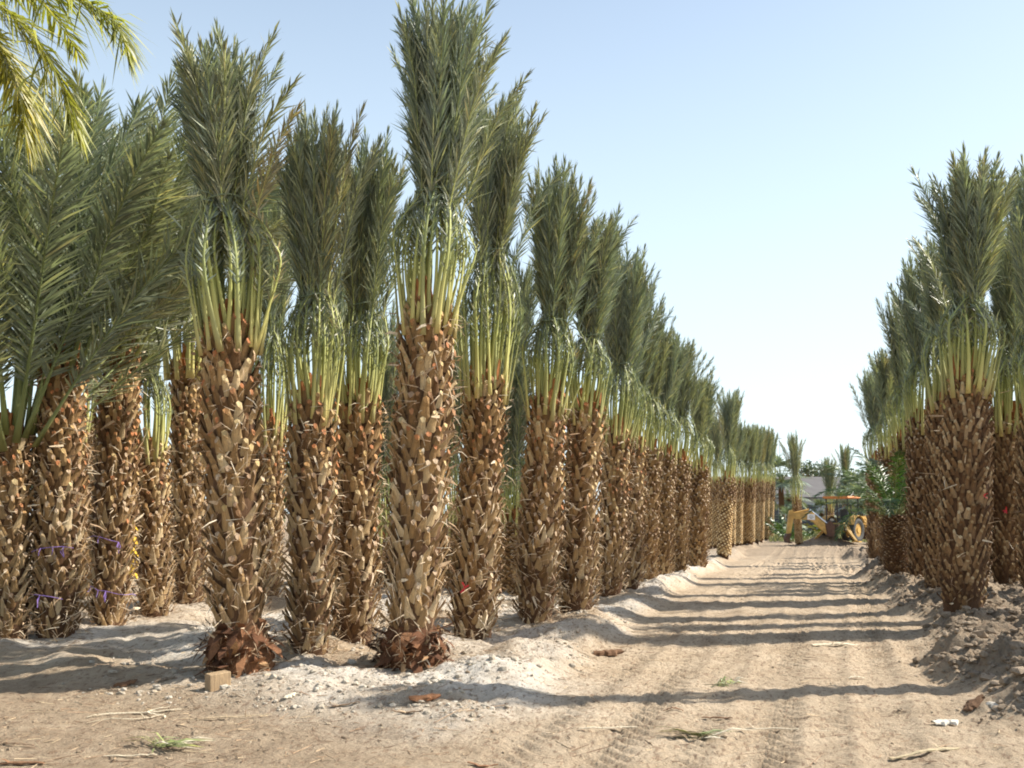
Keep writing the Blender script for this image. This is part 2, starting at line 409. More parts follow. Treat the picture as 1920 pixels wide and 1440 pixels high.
# ------------------------------------------------------------------ ground
def spaced(segs):
    out = [segs[0][0]]
    for a, b, s0, s1 in segs:
        x = a
        while x < b - 1e-6:
            t = (x - a) / (b - a); x += s0 + (s1 - s0) * t
            out.append(min(x, b))
    return np.array(out)
def make_ground():
    xs = np.concatenate([-spaced([(11.0, 40, 0.15, 3), (40, 1500, 5, 160)])[::-1][:-1], spaced([(-11.0, -4.5, 0.085, 0.045), (-4.5, 4.0, 0.032, 0.036), (4.0, 12, 0.05, 0.3), (12, 40, 0.4, 3), (40, 1500, 5, 160)])])
    ys = spaced([(-60, 3.0, 8, 0.6), (3.0, 4.6, 0.2, 0.05), (4.6, 11, 0.022, 0.03), (11, 20, 0.03, 0.07), (20, 50, 0.08, 0.35), (50, 90, 0.4, 2), (90, 2500, 3, 220)])
    X, Y = np.meshgrid(xs, ys)
    Z = terrain(X, Y)
    nx, ny = len(xs), len(ys)
    co = np.stack([X, Y, Z], -1).reshape(-1, 3).astype(np.float32)
    idx = np.arange(nx * ny).reshape(ny, nx)
    q = np.stack([idx[:-1, :-1], idx[:-1, 1:], idx[1:, 1:], idx[1:, :-1]], -1).reshape(-1, 4)
    me = bpy.data.meshes.new('ground')
    me.vertices.add(len(co)); me.vertices.foreach_set('co', co.ravel())
    me.loops.add(q.size); me.loops.foreach_set('vertex_index', q.ravel().astype(np.int32))
    me.polygons.add(len(q)); me.polygons.foreach_set('loop_start', np.arange(0, q.size, 4, dtype=np.int32))
    me.polygons.foreach_set('loop_total', np.full(len(q), 4, np.int32))
    me.polygons.foreach_set('use_smooth', np.ones(len(q), bool))
    me.update(calc_edges=True)
    bl = bank_left(X, Y); br = bank_right(X, Y)
    n1 = fbm(X * 0.9, Y * 0.9, 4, 91); n2 = fbm(X * 2.5, Y * 2.5, 3, 95)
    brown = np.clip(sstep(-1.6, -3.2, X + 0.8 * n1) * sstep(8.6, 7.2, Y + 0.5 * X * 0 + 1.3 * n1) * 0.9 + 0.35 * sstep(0.0, 0.5, n1), 0, 1)
    halo = np.exp(-(((X + 2.9) / 0.9) ** 2 + ((Y - 8.6) / 1.1) ** 2))
    white = np.clip(bl * (0.50 + 1.5 * n1) * sstep(-14, -6, X) + halo * 0.62 + 0.8 * halo * n2, 0, 1) * sstep(44, 30, Y)
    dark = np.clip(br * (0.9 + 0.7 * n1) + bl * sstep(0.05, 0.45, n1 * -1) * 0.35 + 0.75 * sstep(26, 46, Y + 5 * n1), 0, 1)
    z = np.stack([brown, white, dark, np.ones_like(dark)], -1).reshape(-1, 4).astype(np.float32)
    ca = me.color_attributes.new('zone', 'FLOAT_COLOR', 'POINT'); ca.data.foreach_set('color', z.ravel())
    me.materials.append(ground_material())
    o = mobj('ground', me); tag(o, kind='structure', label='pale tan dirt ground with wheel tracks and loose spoil banks')
    return o
make_ground()

# ------------------------------------------------------------------ fronds
def catmull(pts, n):
    P = np.array(pts, float)
    P = np.vstack([2 * P[0] - P[1], P, 2 * P[-1] - P[-2]])
    seg = len(pts) - 1
    out = []
    for i in range(n):
        u = i / (n - 1) * seg; k = min(int(u), seg - 1); t = u - k
        p0, p1, p2, p3 = P[k], P[k + 1], P[k + 2], P[k + 3]
        out.append(0.5 * (2 * p1 + (p2 - p0) * t + (2 * p0 - 5 * p1 + 4 * p2 - p3) * t ** 2 + (3 * p1 - p0 - 3 * p2 + p3) * t ** 3))
    return np.array(out)

def frond_mesh(name, ctrl, rng, mats, pairs=46, start=0.3, leaf=(0.16, 0.40, 0.2), ang=(26, 40), spread=0.6, wid=0.014,
               rad=(0.032, 0.006), droop=0.0, flatten=0.6, nseg=14, spiky=True, hang=0.0, sparse=0.0):
    C = catmull(ctrl, nseg)
    mb = MB()
    rr = [rad[1] + (rad[0] - rad[1]) * (0.38 * (1 - i / (nseg - 1)) + 0.62 * math.exp(-i / (nseg - 1) * 9)) for i in range(nseg)]
    mb.tube([Vector(c) for c in C], rr, 6, 0, flatten, up=(0, 1, 0))
    seglen = np.linalg.norm(np.diff(C, axis=0), axis=1); cum = np.concatenate([[0], np.cumsum(seglen)]); tot = cum[-1]
    vs = []; fs = []
    for i in range(pairs):
        for side in (-1, 1):
            s = start + (1 - start) * ((i + rng.random() * 0.9) / pairs)
            d = s * tot; k = min(max(int(np.searchsorted(cum, d)) - 1, 0), nseg - 2); f = (d - cum[k]) / seglen[k]
            p = Vector(C[k] * (1 - f) + C[k + 1] * f); t = Vector(C[k + 1] - C[k]).normalized()
            v = Vector((0, 1, 0)); v = (v - t * v.dot(t)).normalized(); u = v.cross(t).normalized()
            if u.x < 0: u = -u
            q = (s - start) / (1 - start)
            if s < sparse and rng.random() < 0.50: continue
            L = (leaf[0] + (leaf[1] - leaf[0]) * (min(1, q * 4) if not sparse else max(0.34 * (s > start + .04), min(1, (s - sparse + 0.05) / 0.14)))) * (1 - 0.55 * max(0, q - 0.7) / 0.3) * rng.uniform(0.8, 1.15)
            a = R(ang[0] + (ang[1] - ang[0]) * (1 - q) + rng.gauss(0, 7))
            if q > 0.97: a *= 0.3
            b = rng.gauss(0, spread) + 0.15
            dr = t * math.cos(a) + (v * side * math.cos(b) + u * math.sin(b)) * math.sin(a)
            dr.normalize()
            if spiky and rng.random() < 0.06: dr = (dr + Vector((rng.gauss(0, .5), rng.gauss(0, .5), rng.gauss(0, .3)))).normalized()
            wv = dr.cross(u * math.cos(b) - v * side * math.sin(b))
            if wv.length < 1e-3: wv = dr.cross(t)
            wv.normalize(); wv = (wv + u * rng.gauss(0, 0.4)).normalized()
            w = wid * rng.uniform(0.8, 1.25)
            mid = p + dr * L * 0.5
            tip = p + dr * L + Vector((0, 0, -droop * L * rng.uniform(0.5, 1.2))) + u * L * rng.gauss(0.02, 0.07)
            mid = mid + Vector((0, 0, -droop * L * 0.22)) - Vector((0, 0, hang * L))
            tip = tip - Vector((0, 0, hang * 2.6 * L))
            n = len(vs)
            vs += [p - wv * w * 0.5, p + wv * w * 0.5, mid + wv * w, mid - wv * w, tip]
            fs += [(n, n + 1, n + 2, n + 3), (n + 3, n + 2, n + 4)]
    mb.add(vs, fs, 1)
    me = mb.mesh(name, mats)
    me.polygons.foreach_set('use_smooth', [m == 0 for m in mb.m])
    return me

H_LIB = 3.3
TIED = {}
LAYERS = 6
def tied_lib(ratio, nvar=5, pairs=125, seed=1):
    lib = []
    rng = random.Random(seed)
    for L in range(LAYERS):
        q = L / (LAYERS - 1)
        row = []
        for k in range(nvar):
            tie = ratio * H_LIB * rng.uniform(0.97, 1.03)
            r0 = 0.27 - 0.18 * q; z0 = -0.22 + 0.32 * q
            rb = (0.375 - 0.20 * q) * rng.uniform(0.80, 1.22); rt = 0.155 - 0.10 * q; wz = rng.uniform(-.09, .09); wy = rng.uniform(-.09, .09)
            H = H_LIB * (0.89 + 0.07 * q + rng.uniform(-0.07, 0.05))
            rT = (0.50 - 0.34 * q) * rng.uniform(0.6, 1.3)
            lat = rng.uniform(-0.08, 0.08)
            y = lambda a: a * lat
            ctrl = [(r0, 0, z0), (r0 + (rb - r0) * 0.55, y(.2) + wy * .6, (0.22 + wz) * tie), (rb, y(.6) + wy, (0.55 + wz) * tie), (rt + (rb - rt) * .72, y(.75) + wy * .7, 0.76 * tie), (rt + (rb - rt) * .24, y(.9) + wy * .2, 0.92 * tie),
                    (rt, y(1), tie), (rt + (rT - rt) * 0.22, y(1.3), tie + 0.28 * (H - tie)), (rt + (rT - rt) * 0.58, y(1.8), tie + 0.65 * (H - tie)),
                    (rT * rng.uniform(.95, 1.25), y(3.0), H * 0.97)]
            row.append(frond_mesh('tied_frond', ctrl, rng, [M['stalk'], M['leaf']], pairs=pairs, start=0.16, leaf=(0.04, 0.32, ratio + 0.02), sparse=ratio * 1.07 + 0.03,
                                  ang=(19, 30), spread=0.8, wid=0.0072, rad=(rng.uniform(0.026, 0.036), 0.0045), hang=0.0, nseg=24))
        lib.append(row)
    return lib
TIED[0.36] = tied_lib(0.36, seed=1)
TIED[0.44] = tied_lib(0.44, seed=2)

def loose_lib(seed=5, mats=None, pairs=130, n=6):
    rng = random.Random(seed); out = []
    for k in range(n):
        q = k / (n - 1)                       # 0 wide, 1 upright
        Ln = 3.3
        a0 = R(38 - 30 * q); bend = R(30 - 14 * q)
        pts = []; x, z = 0.25 - 0.12 * q, -0.1 + 0.15 * q; lat = rng.uniform(-0.2, 0.2)
        for i in range(7):
            t = i / 6; pts.append((x, lat * t * t, z))
            a = a0 + bend * t * t
            x += math.sin(a) * Ln / 6; z += math.cos(a) * Ln / 6
        out.append(frond_mesh('loose_frond', pts, rng, mats or [M['stalk_open'], M['leaf']], pairs=pairs, start=0.2, leaf=(0.2, 0.46, 0.25),
                              ang=(28, 44), spread=0.5, wid=0.0095, rad=(0.034, 0.005), droop=0.06))
    return out
LOOSE = loose_lib()

# ------------------------------------------------------------------ leaf bases on the trunks
def boot_mesh(rng, kind):
    """origin on the trunk surface, +X outwards, +Z up the trunk"""
    mb = MB()
    if kind == 'cut':      L, w0, w1, th0, th1, out = rng.uniform(.13, .19), .16, rng.uniform(.055, .085), .05, .038, rng.uniform(.05, .08)
    elif kind == 'dry':    L, w0, w1, th0, th1, out = rng.uniform(.17, .27), .17, rng.uniform(.02, .05), .045, .012, rng.uniform(.06, .13)
    elif kind == 'skin':   L, w0, w1, th0, th1, out = .085, .15, .05, .05, .03, .045
    rings = []
    nr = 4
    tw = rng.uniform(-.3, .3); sx = rng.uniform(-.02, .02)
    for i in range(nr):
        t = i / (nr - 1)
        w = w0 + (w1 - w0) * t ** 0.7; th = th0 + (th1 - th0) * t
        cx = -0.015 + out * t ** 1.25; cz = L * t - 0.02; cy = sx * t * t
        a = tw * t
        ring = []
        for (u, v) in ((-1, -.3), (-.55, .55), (0, .85), (.55, .55), (1, -.3), (0, -.75)):
            yy = u * w / 2; xx = v * th / 2
            ring.append((cx + xx * math.cos(a) + yy * math.sin(a) * .4 + (rng.uniform(-.006, .006) if t == 1 else 0), cy + yy * math.cos(a), cz + (rng.uniform(-.02, .02) if (t == 1 and kind == 'dry') else 0) - (.05 * v * (.7 if kind == 'cut' else .3) if t == 1 else 0)))
        rings.append(ring)
    vs = [v for r in rings for v in r]
    fs = [(i * 6 + k, i * 6 + (k + 1) % 6, (i + 1) * 6 + (k + 1) % 6, (i + 1) * 6 + k) for i in range(nr - 1) for k in range(6)]
    mb.add([(v[0], v[1], v[2]) for v in vs], [f[::-1] for f in fs], 0)
    mb.f.append([18, 19, 20, 21, 22, 23]); mb.m.append(1)
    return mb

_r = random.Random(11)
BOOT = {'cut': [boot_mesh(_r, 'cut') for _ in range(7)], 'dry': [boot_mesh(_r, 'dry') for _ in range(7)], 'skin': [boot_mesh(_r, 'skin') for _ in range(3)]}
BOOT_ME = {'cut': [b.mesh('leaf_base', [M['boot'], M['cut']]) for b in BOOT['cut']], 'worn': [b.mesh('leaf_base', [M['boot'], M['cut_old']]) for b in BOOT['cut']],
           'clean': [b.mesh('leaf_base', [M['boot_brown'], M['boot']]) for b in BOOT['cut']],
           'dry': [b.mesh('leaf_base', [M['boot_dry'], M['cut_old']]) for b in BOOT['dry']]}

def boot_plan(h, rad, rng, prof, size=1.0, dens=1.0):
    size = size * 0.9
    """places of the leaf bases up a trunk: golden-angle spiral"""
    n = int(h * 2 * math.pi * rad / (0.0160 * size * size) * dens)
    out = []
    a0 = rng.uniform(0, 6.28)
    for i in range(n):
        z = -0.16 + (h + 0.15) * (i + 0.5) / n + rng.gauss(0, 0.010)
        a = a0 + i * 2.399963 + rng.gauss(0, 0.05)
        out.append((a, z, prof(z / h) * rad))
    return out

def fibre_mesh(seed, n=420):
    """loose fibre and torn leaf sheath round a trunk of radius 1 and height 1 (metres across are for radius 0.3)"""
    rng = random.Random(seed); vs = []; fs = []
    for i in range(n):
        a = rng.uniform(0, 6.283); z = rng.random() ** 1.5
        L = rng.uniform(0.05, 0.20); w = rng.uniform(0.0012, 0.0055) * (3.2 if rng.random() < 0.10 else 1)
        r = 0.31 + rng.uniform(0, 0.05)
        o = Vector((math.cos(a), math.sin(a), 0)); s = Vector((-math.sin(a), math.cos(a), 0)); up = Vector((0, 0, 1))
        d = (o * rng.uniform(0.1, 0.7) + s * rng.gauss(0, 0.8) + up * rng.gauss(0.25, 0.7)).normalized()
        sd_ = (d.cross(o) + up * rng.gauss(0, .4)).normalized()
        p = o * r + up * z * 3.5; m = p + d * L * 0.5 + o * 0.01; t = p + d * L + (up * rng.uniform(-0.6, 0.2) + o * rng.gauss(0, .25)) * L * 0.4
        k = len(vs)
        vs += [p - sd_ * w, p + sd_ * w, m + sd_ * w, m - sd_ * w, t + sd_ * w * .3, t - sd_ * w * .3]
        fs += [(k, k + 1, k + 2, k + 3), (k + 3, k + 2, k + 4, k + 5)]
    mb = MB(); mb.add(vs, fs); return mb.mesh('dry_fibres', M['fibre'])
FIBRES = [fibre_mesh(s, 1100) for s in (3, 4, 5)]
FIBRES_FEW = [fibre_mesh(s, 110) for s in (8, 9)]
FIBRES_FAR = [fibre_mesh(s, 420) for s in (6, 7)]

def add_boot(mb, proto, a, z, r, tilt, sc_, jit=0.0):
    mt = Matrix.Translation((math.cos(a) * r, math.sin(a) * r, z)) @ Euler((0, tilt, a + jit)).to_matrix().to_4x4() @ Matrix.Diagonal((*sc_, 1))
    vs = [mt @ Vector(v) for v in proto.v]
    k = len(mb.v); mb.v.extend([tuple(v) for v in vs])
    for f, m in zip(proto.f, proto.m): mb.f.append([i + k for i in f]); mb.m.append(m)

FAR_BOOTS = {}
def far_boots(kind, k):
    """shared joined leaf bases for trunks too far off to pick them apart: radius 0.3, height 3.5"""
    key = (kind, k)
    if key not in FAR_BOOTS:
        rng = random.Random(100 + k); mb = MB()
        if kind in ('rough', 'brown'):
            for a, z, r in boot_plan(3.5, 0.29, rng, lambda t: 1.0, 1.05):
                q = z / 3.5; pr = rng.choice(BOOT['dry'] if rng.random() > q * 1.1 - 0.1 else BOOT['cut'])
                add_boot(mb, pr, a, z, r, rng.gauss(0.15, 0.1), (1, 1, rng.uniform(.8, 1.2)))
            FAR_BOOTS[key] = mb.mesh('leaf_bases', [M['boot' if kind == 'rough' else 'boot_brown'], M['cut_old']])
        elif kind == 'skinned':
            n = 250
            for i in range(n):
                z = 0.12 + 2.45 * i / n; a = i * 2.399963; w, hh = .062, .062
                mt = Matrix.Translation((math.cos(a) * .245, math.sin(a) * .245, z)) @ Euler((0, 0, a)).to_matrix().to_4x4()
                q_ = [(0, -w * 1.5, 0), (0, 0, -hh * 1.6), (0, w * 1.5, 0), (0, 0, hh * 1.6), (.05, -w * .78, .02), (.055, 0, -hh * .45), (.05, w * .78, .02), (.045, 0, hh * .95)]
                q_ = [mt @ (Vector(v) * rng.uniform(.95, 1.05)) for v in q_]
                mb.add(q_, [(0, 1, 5, 4), (1, 2, 6, 5), (2, 3, 7, 6), (3, 0, 4, 7)], 1); mb.add([Vector(v) for v in q_[4:]], [(0, 1, 2, 3)], 0)
            FAR_BOOTS[key] = mb.mesh('trimmed_bases', [M['skinned'], M['boot']])
        elif kind == 'collar':
            for a, z, r in boot_plan(1.05, 0.28, rng, lambda t: 1.0, 1.05):
                add_boot(mb, rng.choice(BOOT['cut']), a, z + 2.45, r, rng.gauss(0.2, 0.1), (1, 1, 1))
            FAR_BOOTS[key] = mb.mesh('leaf_bases', [M['boot'], M['cut_old']])
    return FAR_BOOTS[key]

def core_mesh(h, rad, rng, prof, n=14, m=22):
    mb = MB(); rows = []
    ph = rng.uniform(0, 6)
    for i in range(m):
        t = i / (m - 1)
        r = prof(t) * rad
        rows.append([(math.cos(2 * math.pi * k / n) * r * (1 + 0.05 * math.sin(3 * k + 5 * t + ph)), math.sin(2 * math.pi * k / n) * r * (1 + 0.05 * math.sin(2 * k - 7 * t + ph)), -0.25 + (h + 0.25) * t) for k in range(n)])
    vs = [v for r in rows for v in r] + [(0, 0, h + 0.12)]
    fs = [(i * n + k, i * n + (k + 1) % n, (i + 1) * n + (k + 1) % n, (i + 1) * n + k) for i in range(m - 1) for k in range(n)]
    top = (m - 1) * n
    fs += [(top + k, top + (k + 1) % n, len(vs) - 1) for k in range(n)]
    mb.add(vs, fs); return mb.mesh('trunk', M['core'], True)

def sheath_mesh(rng):
    mb = MB()
    for i in range(22):
        a = rng.uniform(0, 6.28); r = rng.uniform(0.02, 0.15); L = rng.uniform(0.15, 0.5) * (1.1 - r * 2)
        p = Vector((math.cos(a) * r, math.sin(a) * r, -0.05)); q = p + Vector((math.cos(a) * .06, math.sin(a) * .06, L))
        mb.tube([p, (p + q) / 2 + Vector((rng.gauss(0, .02), rng.gauss(0, .02), 0)), q], [0.045, 0.04, 0.02], 5)
    return mb.mesh('crown_sheath', M['sheath'])
SHEATH = [sheath_mesh(random.Random(s)) for s in (1, 2, 3)]

def root_ball(root, h, rad, rng):
    """lumpy, torn lower end of a dug-up palm, with flaps of brown sheath"""
    mb = MB(); n, m = 26, 14; rows = []
    for i in range(m):
        t = i / (m - 1)
        r = rad * (0.80 + 0.28 * math.sin(t * 2.6 + 0.5)) * (0.9 if t > 0.9 else 1)
        rows.append([(math.cos(2 * math.pi * k / n) * r * (1 + rng.uniform(-.13, .13)), math.sin(2 * math.pi * k / n) * r * (1 + rng.uniform(-.13, .13)), -0.12 + (h + 0.12) * t + rng.uniform(-.015, .015)) for k in range(n)])
    vs = [v for r in rows for v in r]
    fs = [(i * n + k, i * n + (k + 1) % n, (i + 1) * n + (k + 1) % n, (i + 1) * n + k) for i in range(m - 1) for k in range(n)]
    mb.add(vs, fs)
    for i in range(90):                 # torn flaps and root stubs
        a = rng.uniform(0, 6.28); z = rng.uniform(-.02, h); L = rng.uniform(.10, .30); w = rng.uniform(.02, .075)
        o = Vector((math.cos(a), math.sin(a), 0)); s = Vector((-math.sin(a), math.cos(a), 0))
        p = o * rad * 0.95 + Vector((0, 0, z)); d = (o * rng.uniform(.2, .8) + s * rng.gauss(0, .3) + Vector((0, 0, rng.uniform(-1, .5)))).normalized()
        mb.add([p - s * w, p + s * w, p + s * w * .9 + d * L * .6 + o * .03, p - s * w * .7 + d * L * .5 + o * .02, p + d * L + s * rng.gauss(0, .02)], [(0, 1, 2, 3), (3, 2, 4)])
    mb.build('root_ball', M['root'], root)

# ------------------------------------------------------------------ a date palm
CAM_RIGHT = CR @ Vector((1, 0, 0)); CAM_UP = CR @ Vector((0, 1, 0))
def date_palm(base, trunk_w, boots_y, tie_y, top, crown_w, label, group, near=True, style='tied', fronds=44, seed=0,
              ball=0.0, twine=None, ribbon=None, skinned=False, clean=False, size=1.0, lx=0.0, world_base=None, back=0.0, cat='palm tree'):
    rng = random.Random(seed * 7 + 13)
    if world_base is None:
        B, dep = ground_at(*base)
        if back:                                    # bases hidden behind something: pushed along the ground
            d = pix_ray(*base); d.z = 0
            B = B + d.normalized() * back; B.z = thf(B.x, B.y)
            dep = (CR.transposed() @ (B - Vector((0, 0, CAM_H)))).z * -1
        d = pix_ray(*top)
        T = Vector((0, 0, CAM_H)) + d * (dep * 1.0)
        # keep the tree upright in depth: same distance measured over the ground
        hd = math.hypot(B.x, B.y) / math.hypot(d.x, d.y)
        T = Vector((0, 0, CAM_H)) + d * hd
    else:
        B = Vector((world_base[0], world_base[1], thf(*world_base))); T = B + Vector((0, 0, top)); dep = 15.0
    s = dep / F_PX
    ax = (T - B); Ht = ax.length
    if world_base is None:
        span = base[1] - top[1]
        hb = Ht * (base[1] - boots_y) / span; ht = Ht * (base[1] - tie_y) / span
        rad = trunk_w * s / 2; cr = crown_w * s / 2
    else:
        hb, ht, rad, cr = boots_y, tie_y, trunk_w / 2, crown_w / 2
    q = Vector((0, 0, 1)).rotation_difference(ax.normalized())
    root = empty('date_palm', B); root.rotation_euler = q.to_euler()
    tag(root, label, cat, group)
    rot_z = rng.uniform(0, 6.28)
    r_in = rad * 0.80
    ph = rng.uniform(0, 6)
    prof = lambda t: (0.93 + 0.07 * math.sin(6 * t + ph)) * (0.86 + 0.14 * min(1, t * 6)) * (1.0 if t < .85 else 1 - (t - .85) * 0.9)
    if ball: prof0 = prof; prof = lambda t: prof0(t) * (0.9 if t * hb < ball else 1)
    tr = mobj('trunk', core_mesh(hb, r_in * (0.86 if skinned else 1), rng, prof), root)
    if skinned:
        o = mobj('trimmed_bases', far_boots('skinned', seed % 2), root, rot=(0, 0, rot_z), scale=(rad / .3, rad / .3, hb / 3.5)); tag(o, kind='stuff')
        o = mobj('leaf_bases', far_boots('collar', seed % 2), root, rot=(0, 0, rot_z), scale=(rad / .3, rad / .3, hb / 3.5)); tag(o, kind='stuff')
    elif near:
        plan = boot_plan(hb, r_in, rng, prof, size * 1.0)
        camdir = Vector((-B.x, -B.y, 0)).normalized()
        sz = size
        scored = sorted(plan, key=lambda p: -(math.cos(p[0]) * camdir.x + math.sin(p[0]) * camdir.y))
        rest = MB()
        for j, (a, z, r) in enumerate(scored):
            t = z / hb
            if z < ball: 
                if rng.random() < 0.75: continue
            dry = rng.random() > (t * 1.5 - 0.05 + (.6 if clean else 0))
            kind = 'dry' if dry else ('cut' if t > 0.55 + rng.gauss(0, .1) else 'worn')
            if clean and not (t > .9): kind = 'clean'
            tilt = rng.gauss(0.05, 0.07) + (0.09 if dry else 0.0)
            sc_ = (sz * rng.uniform(.8, 1.15), sz * rng.uniform(.66, .98), sz * rng.uniform(.9, 1.3))
            jit = rng.gauss(0, .09)
            face = math.cos(a) * camdir.x + math.sin(a) * camdir.y
            if j < 298 and face > -0.12:
                k = rng.randrange(7)
                mobj('leaf_base', BOOT_ME[kind][k], root, (math.cos(a) * r, math.sin(a) * r, z), (rng.gauss(0, .06), tilt, a + jit), sc_)
            else:
                add_boot(rest, rng.choice(BOOT['dry' if dry else 'cut']), a, z, r, tilt, sc_, jit)
        o = rest.build('leaf_bases', [M['boot_brown' if clean else 'boot'], M['cut_old']], root); tag(o, kind='stuff')
        o = mobj('dry_fibres', rng.choice(FIBRES_FEW if clean else FIBRES), root, rot=(0, 0, rot_z), scale=(rad / .33, rad / .33, hb / 3.5)); tag(o, kind='stuff')
    else:
        o = mobj('leaf_bases', far_boots('brown' if clean else 'rough', seed % 3), root, rot=(0, 0, rot_z), scale=(rad / .36, rad / .36, hb / 3.5)); tag(o, kind='stuff')
        o = mobj('dry_fibres', rng.choice(FIBRES_FEW if clean else FIBRES_FAR), root, rot=(0, 0, rot_z), scale=(rad / .34, rad / .34, hb / 3.5)); tag(o, kind='stuff')
    if ball: root_ball(root, ball, r_in * 1.16, rng)
    mobj('crown_sheath', rng.choice(SHEATH), root, (0, 0, hb - .05), (0, 0, rot_z), (rad / .3, rad / .3, rad / .3))
    # crown
    Hc = Ht - hb
    kx = rad / 0.30 * math.sqrt(cr / rad / 1.4) if style == 'tied' else cr / 0.72
    if style == 'tied':
        ratio = (ht - hb) / Hc
        lib = TIED[min(TIED, key=lambda r: abs(r - ratio))]
        kz = Hc / (H_LIB * 1.0)
        for i in range(fronds):
            l = i / (fronds - 1)
            L = min(LAYERS - 1, int(l ** 0.8 * LAYERS))
            a = rot_z + i * 2.399963 + rng.gauss(0, .1)
            lean = rng.gauss(-0.004, 0.022)
            mobj('frond', rng.choice(lib[L]), root, (0, 0, hb - 0.02), (rng.gauss(0, .012), lean, a), (kx, kx, kz * rng.uniform(.94, 1.05)))
        # stray fronds that slipped the tie
        for i in range(0 if world_base else (rng.randrange(1, 5) if near else 1)):
            mobj('frond', rng.choice(lib[0]), root, (0, 0, hb), (0, R(rng.uniform(3, 11)), rng.uniform(0, 6.28)), (kx, kx, kz * rng.uniform(.8, .95)))
        tz = hb + (ht - hb)
        mb = MB(); rt = 0.19 * kx
        mb.tube([(math.cos(k * .4) * rt, math.sin(k * .4) * rt, tz + 0.02 * math.sin(k)) for k in range(17)], 0.008, 5)
        mb.build('tie', M['twine'], root)
    elif style == 'loose':
        kz = Hc / 3.2
        for i in range(fronds):
            l = i / (fronds - 1)
            k = min(len(LOOSE) - 1, int(l * len(LOOSE)))
            a = rot_z + i * 2.399963 + rng.gauss(0, .15)
            mobj('frond', LOOSE[k], root, (0, 0, hb - 0.05 + .1 * l), (rng.gauss(0, .05), rng.gauss(-0.02, 0.07) - lx, a), (kx, kx, kz * rng.uniform(.85, 1.05)))
    if twine:
        for (z, col_) in twine:
            mb = MB(); r = rad * 1.06
            pts = [(math.cos(k * .33) * (r + rng.uniform(-.01, .035)), math.sin(k * .33) * (r + rng.uniform(-.01, .035)), z + 0.10 * math.sin(k * .33 + z * 9) + rng.uniform(-.02, .02)) for k in range(20)]
            k0 = int(((math.atan2(-B.y, -B.x) + .5) % 6.283) / .33) + rng.randrange(-2, 2)
            pts = [pts[(k0 + j) % 19] for j in range(-4, 1 + rng.randrange(3))]
            mb.tube(pts, 0.0045, 5)
            for _ in range(5):
                p = Vector(rng.choice(pts)); e = p + Vector((p.x * .12, p.y * .12, -rng.uniform(.06, .16))); mb.tube([p, (p + e) / 2 + Vector((rng.gauss(0, .02), rng.gauss(0, .02), 0)), e], 0.006, 4)
            mb.build('twine', M[col_], root)
    if ribbon:
        z, off, col_, rs = ribbon
        ca = math.atan2(-B.y, -B.x) + off
        mb = MB(); p = Vector((math.cos(ca), math.sin(ca), 0)) * (rad * 1.12); sd_ = Vector((-math.sin(ca), math.cos(ca), 0))
        for k in range(4):
            d = (sd_ * rng.uniform(-1, 1) + Vector((0, 0, rng.uniform(-.9, .9)))).normalized() * 0.07 * rs
            w = Vector((0, 0, .012 * rs)) if abs(d.z) < .04 * rs else sd_ * .012 * rs
            o = Vector((0, 0, z)) + p
            mb.add([o - w, o + w, o + d + w + p * .05 * k, o + d - w + p * .05 * k], [(0, 1, 2, 3)])
        mb.build('ribbon', M[col_], root)
    return root

GL = 'tied date palms in the rows left of the track'
GS = 'date palms with trimmed yellow trunks at the far end of the left row'
GR = 'tied date palms in the rows right of the track'
GO = 'date palms with loose open crowns at the left edge'
GB = 'date palms glimpsed between the rows on the left'
GF = 'lone date palms at the far end of the track'
dp = date_palm
# front of the left side
dp((452, 1262), 118, 650, 395, (405, 62), 215, 'tall thick date palm with dark red root ball beside the small sawn wood block', GL, fronds=50, seed=1, ball=0.47, size=1.05)
dp((770, 1248), 118, 618, 388, (832, -22), 165, 'tallest tied date palm, standing on white spoil, its crown leaving the photo top', GL, fronds=50, seed=2, ball=0.40, size=1.05, ribbon=None)
dp((582, 1220), 98, 775, 575, (592, 192), 135, 'tied date palm just right of the thick palm by the wood block', GL, fronds=46, seed=3)
dp((662, 1198), 94, 775, 588, (690, 250), 120, 'tied date palm with yellow leaf stalks just left of the tallest palm', GL, fronds=46, seed=4)
dp((885, 1194), 94, 735, 490, (940, 172), 140, 'tied date palm with red ribbon on its trunk, just right of the tallest palm', GL, fronds=48, seed=5, ribbon=(0.62, -0.35, 'red', 1.0))
dp((1003, 1160), 88, 770, 615, (1055, 305), 118, 'second tied palm right of the tallest one, by the dark hole in the white bank', GL, fronds=46, seed=6)
dp((1078, 1142), 80, 782, 640, (1120, 392), 110, 'third tied palm right of the tallest one, with pale drooping stalks', GL, fronds=44, seed=7)
dp((1140, 1112), 64, 822, 690, (1178, 462), 96, 'fourth tied palm right of the tallest one, with a ragged crown side', GL, fronds=40, seed=8)
dp((1178, 1098), 54, 838, 730, (1200, 520), 80, 'fifth tied palm right of the tallest one, crown merged with its neighbours', GL, fronds=36, seed=9)
dp((1210, 1087), 48, 848, 752, (1228, 580), 70, 'sixth tied palm right of the tallest one, yellow stalks low on its crown', GL, near=False, fronds=34, seed=10)
dp((1240, 1077), 44, 858, 775, (1256, 612), 62, 'seventh tied palm right of the tallest one, close against its neighbour', GL, near=False, fronds=32, seed=11)
dp((1270, 1067), 42, 868, 790, (1280, 628), 62, 'eighth tied palm right of the tallest one, last but one before the trimmed trunks', GL, near=False, fronds=30, seed=12)
dp((1306, 1058), 42, 880, 815, (1316, 695), 58, 'last rough trunked tied palm before the trimmed yellow trunks', GL, near=False, fronds=30, seed=13)
dp((1357, 1044), 28, 900, 855, (1371, 722), 48, 'tall trimmed trunk palm standing forward of the far yellow row with a dark earth foot', GS, near=False, skinned=True, fronds=28, seed=14)
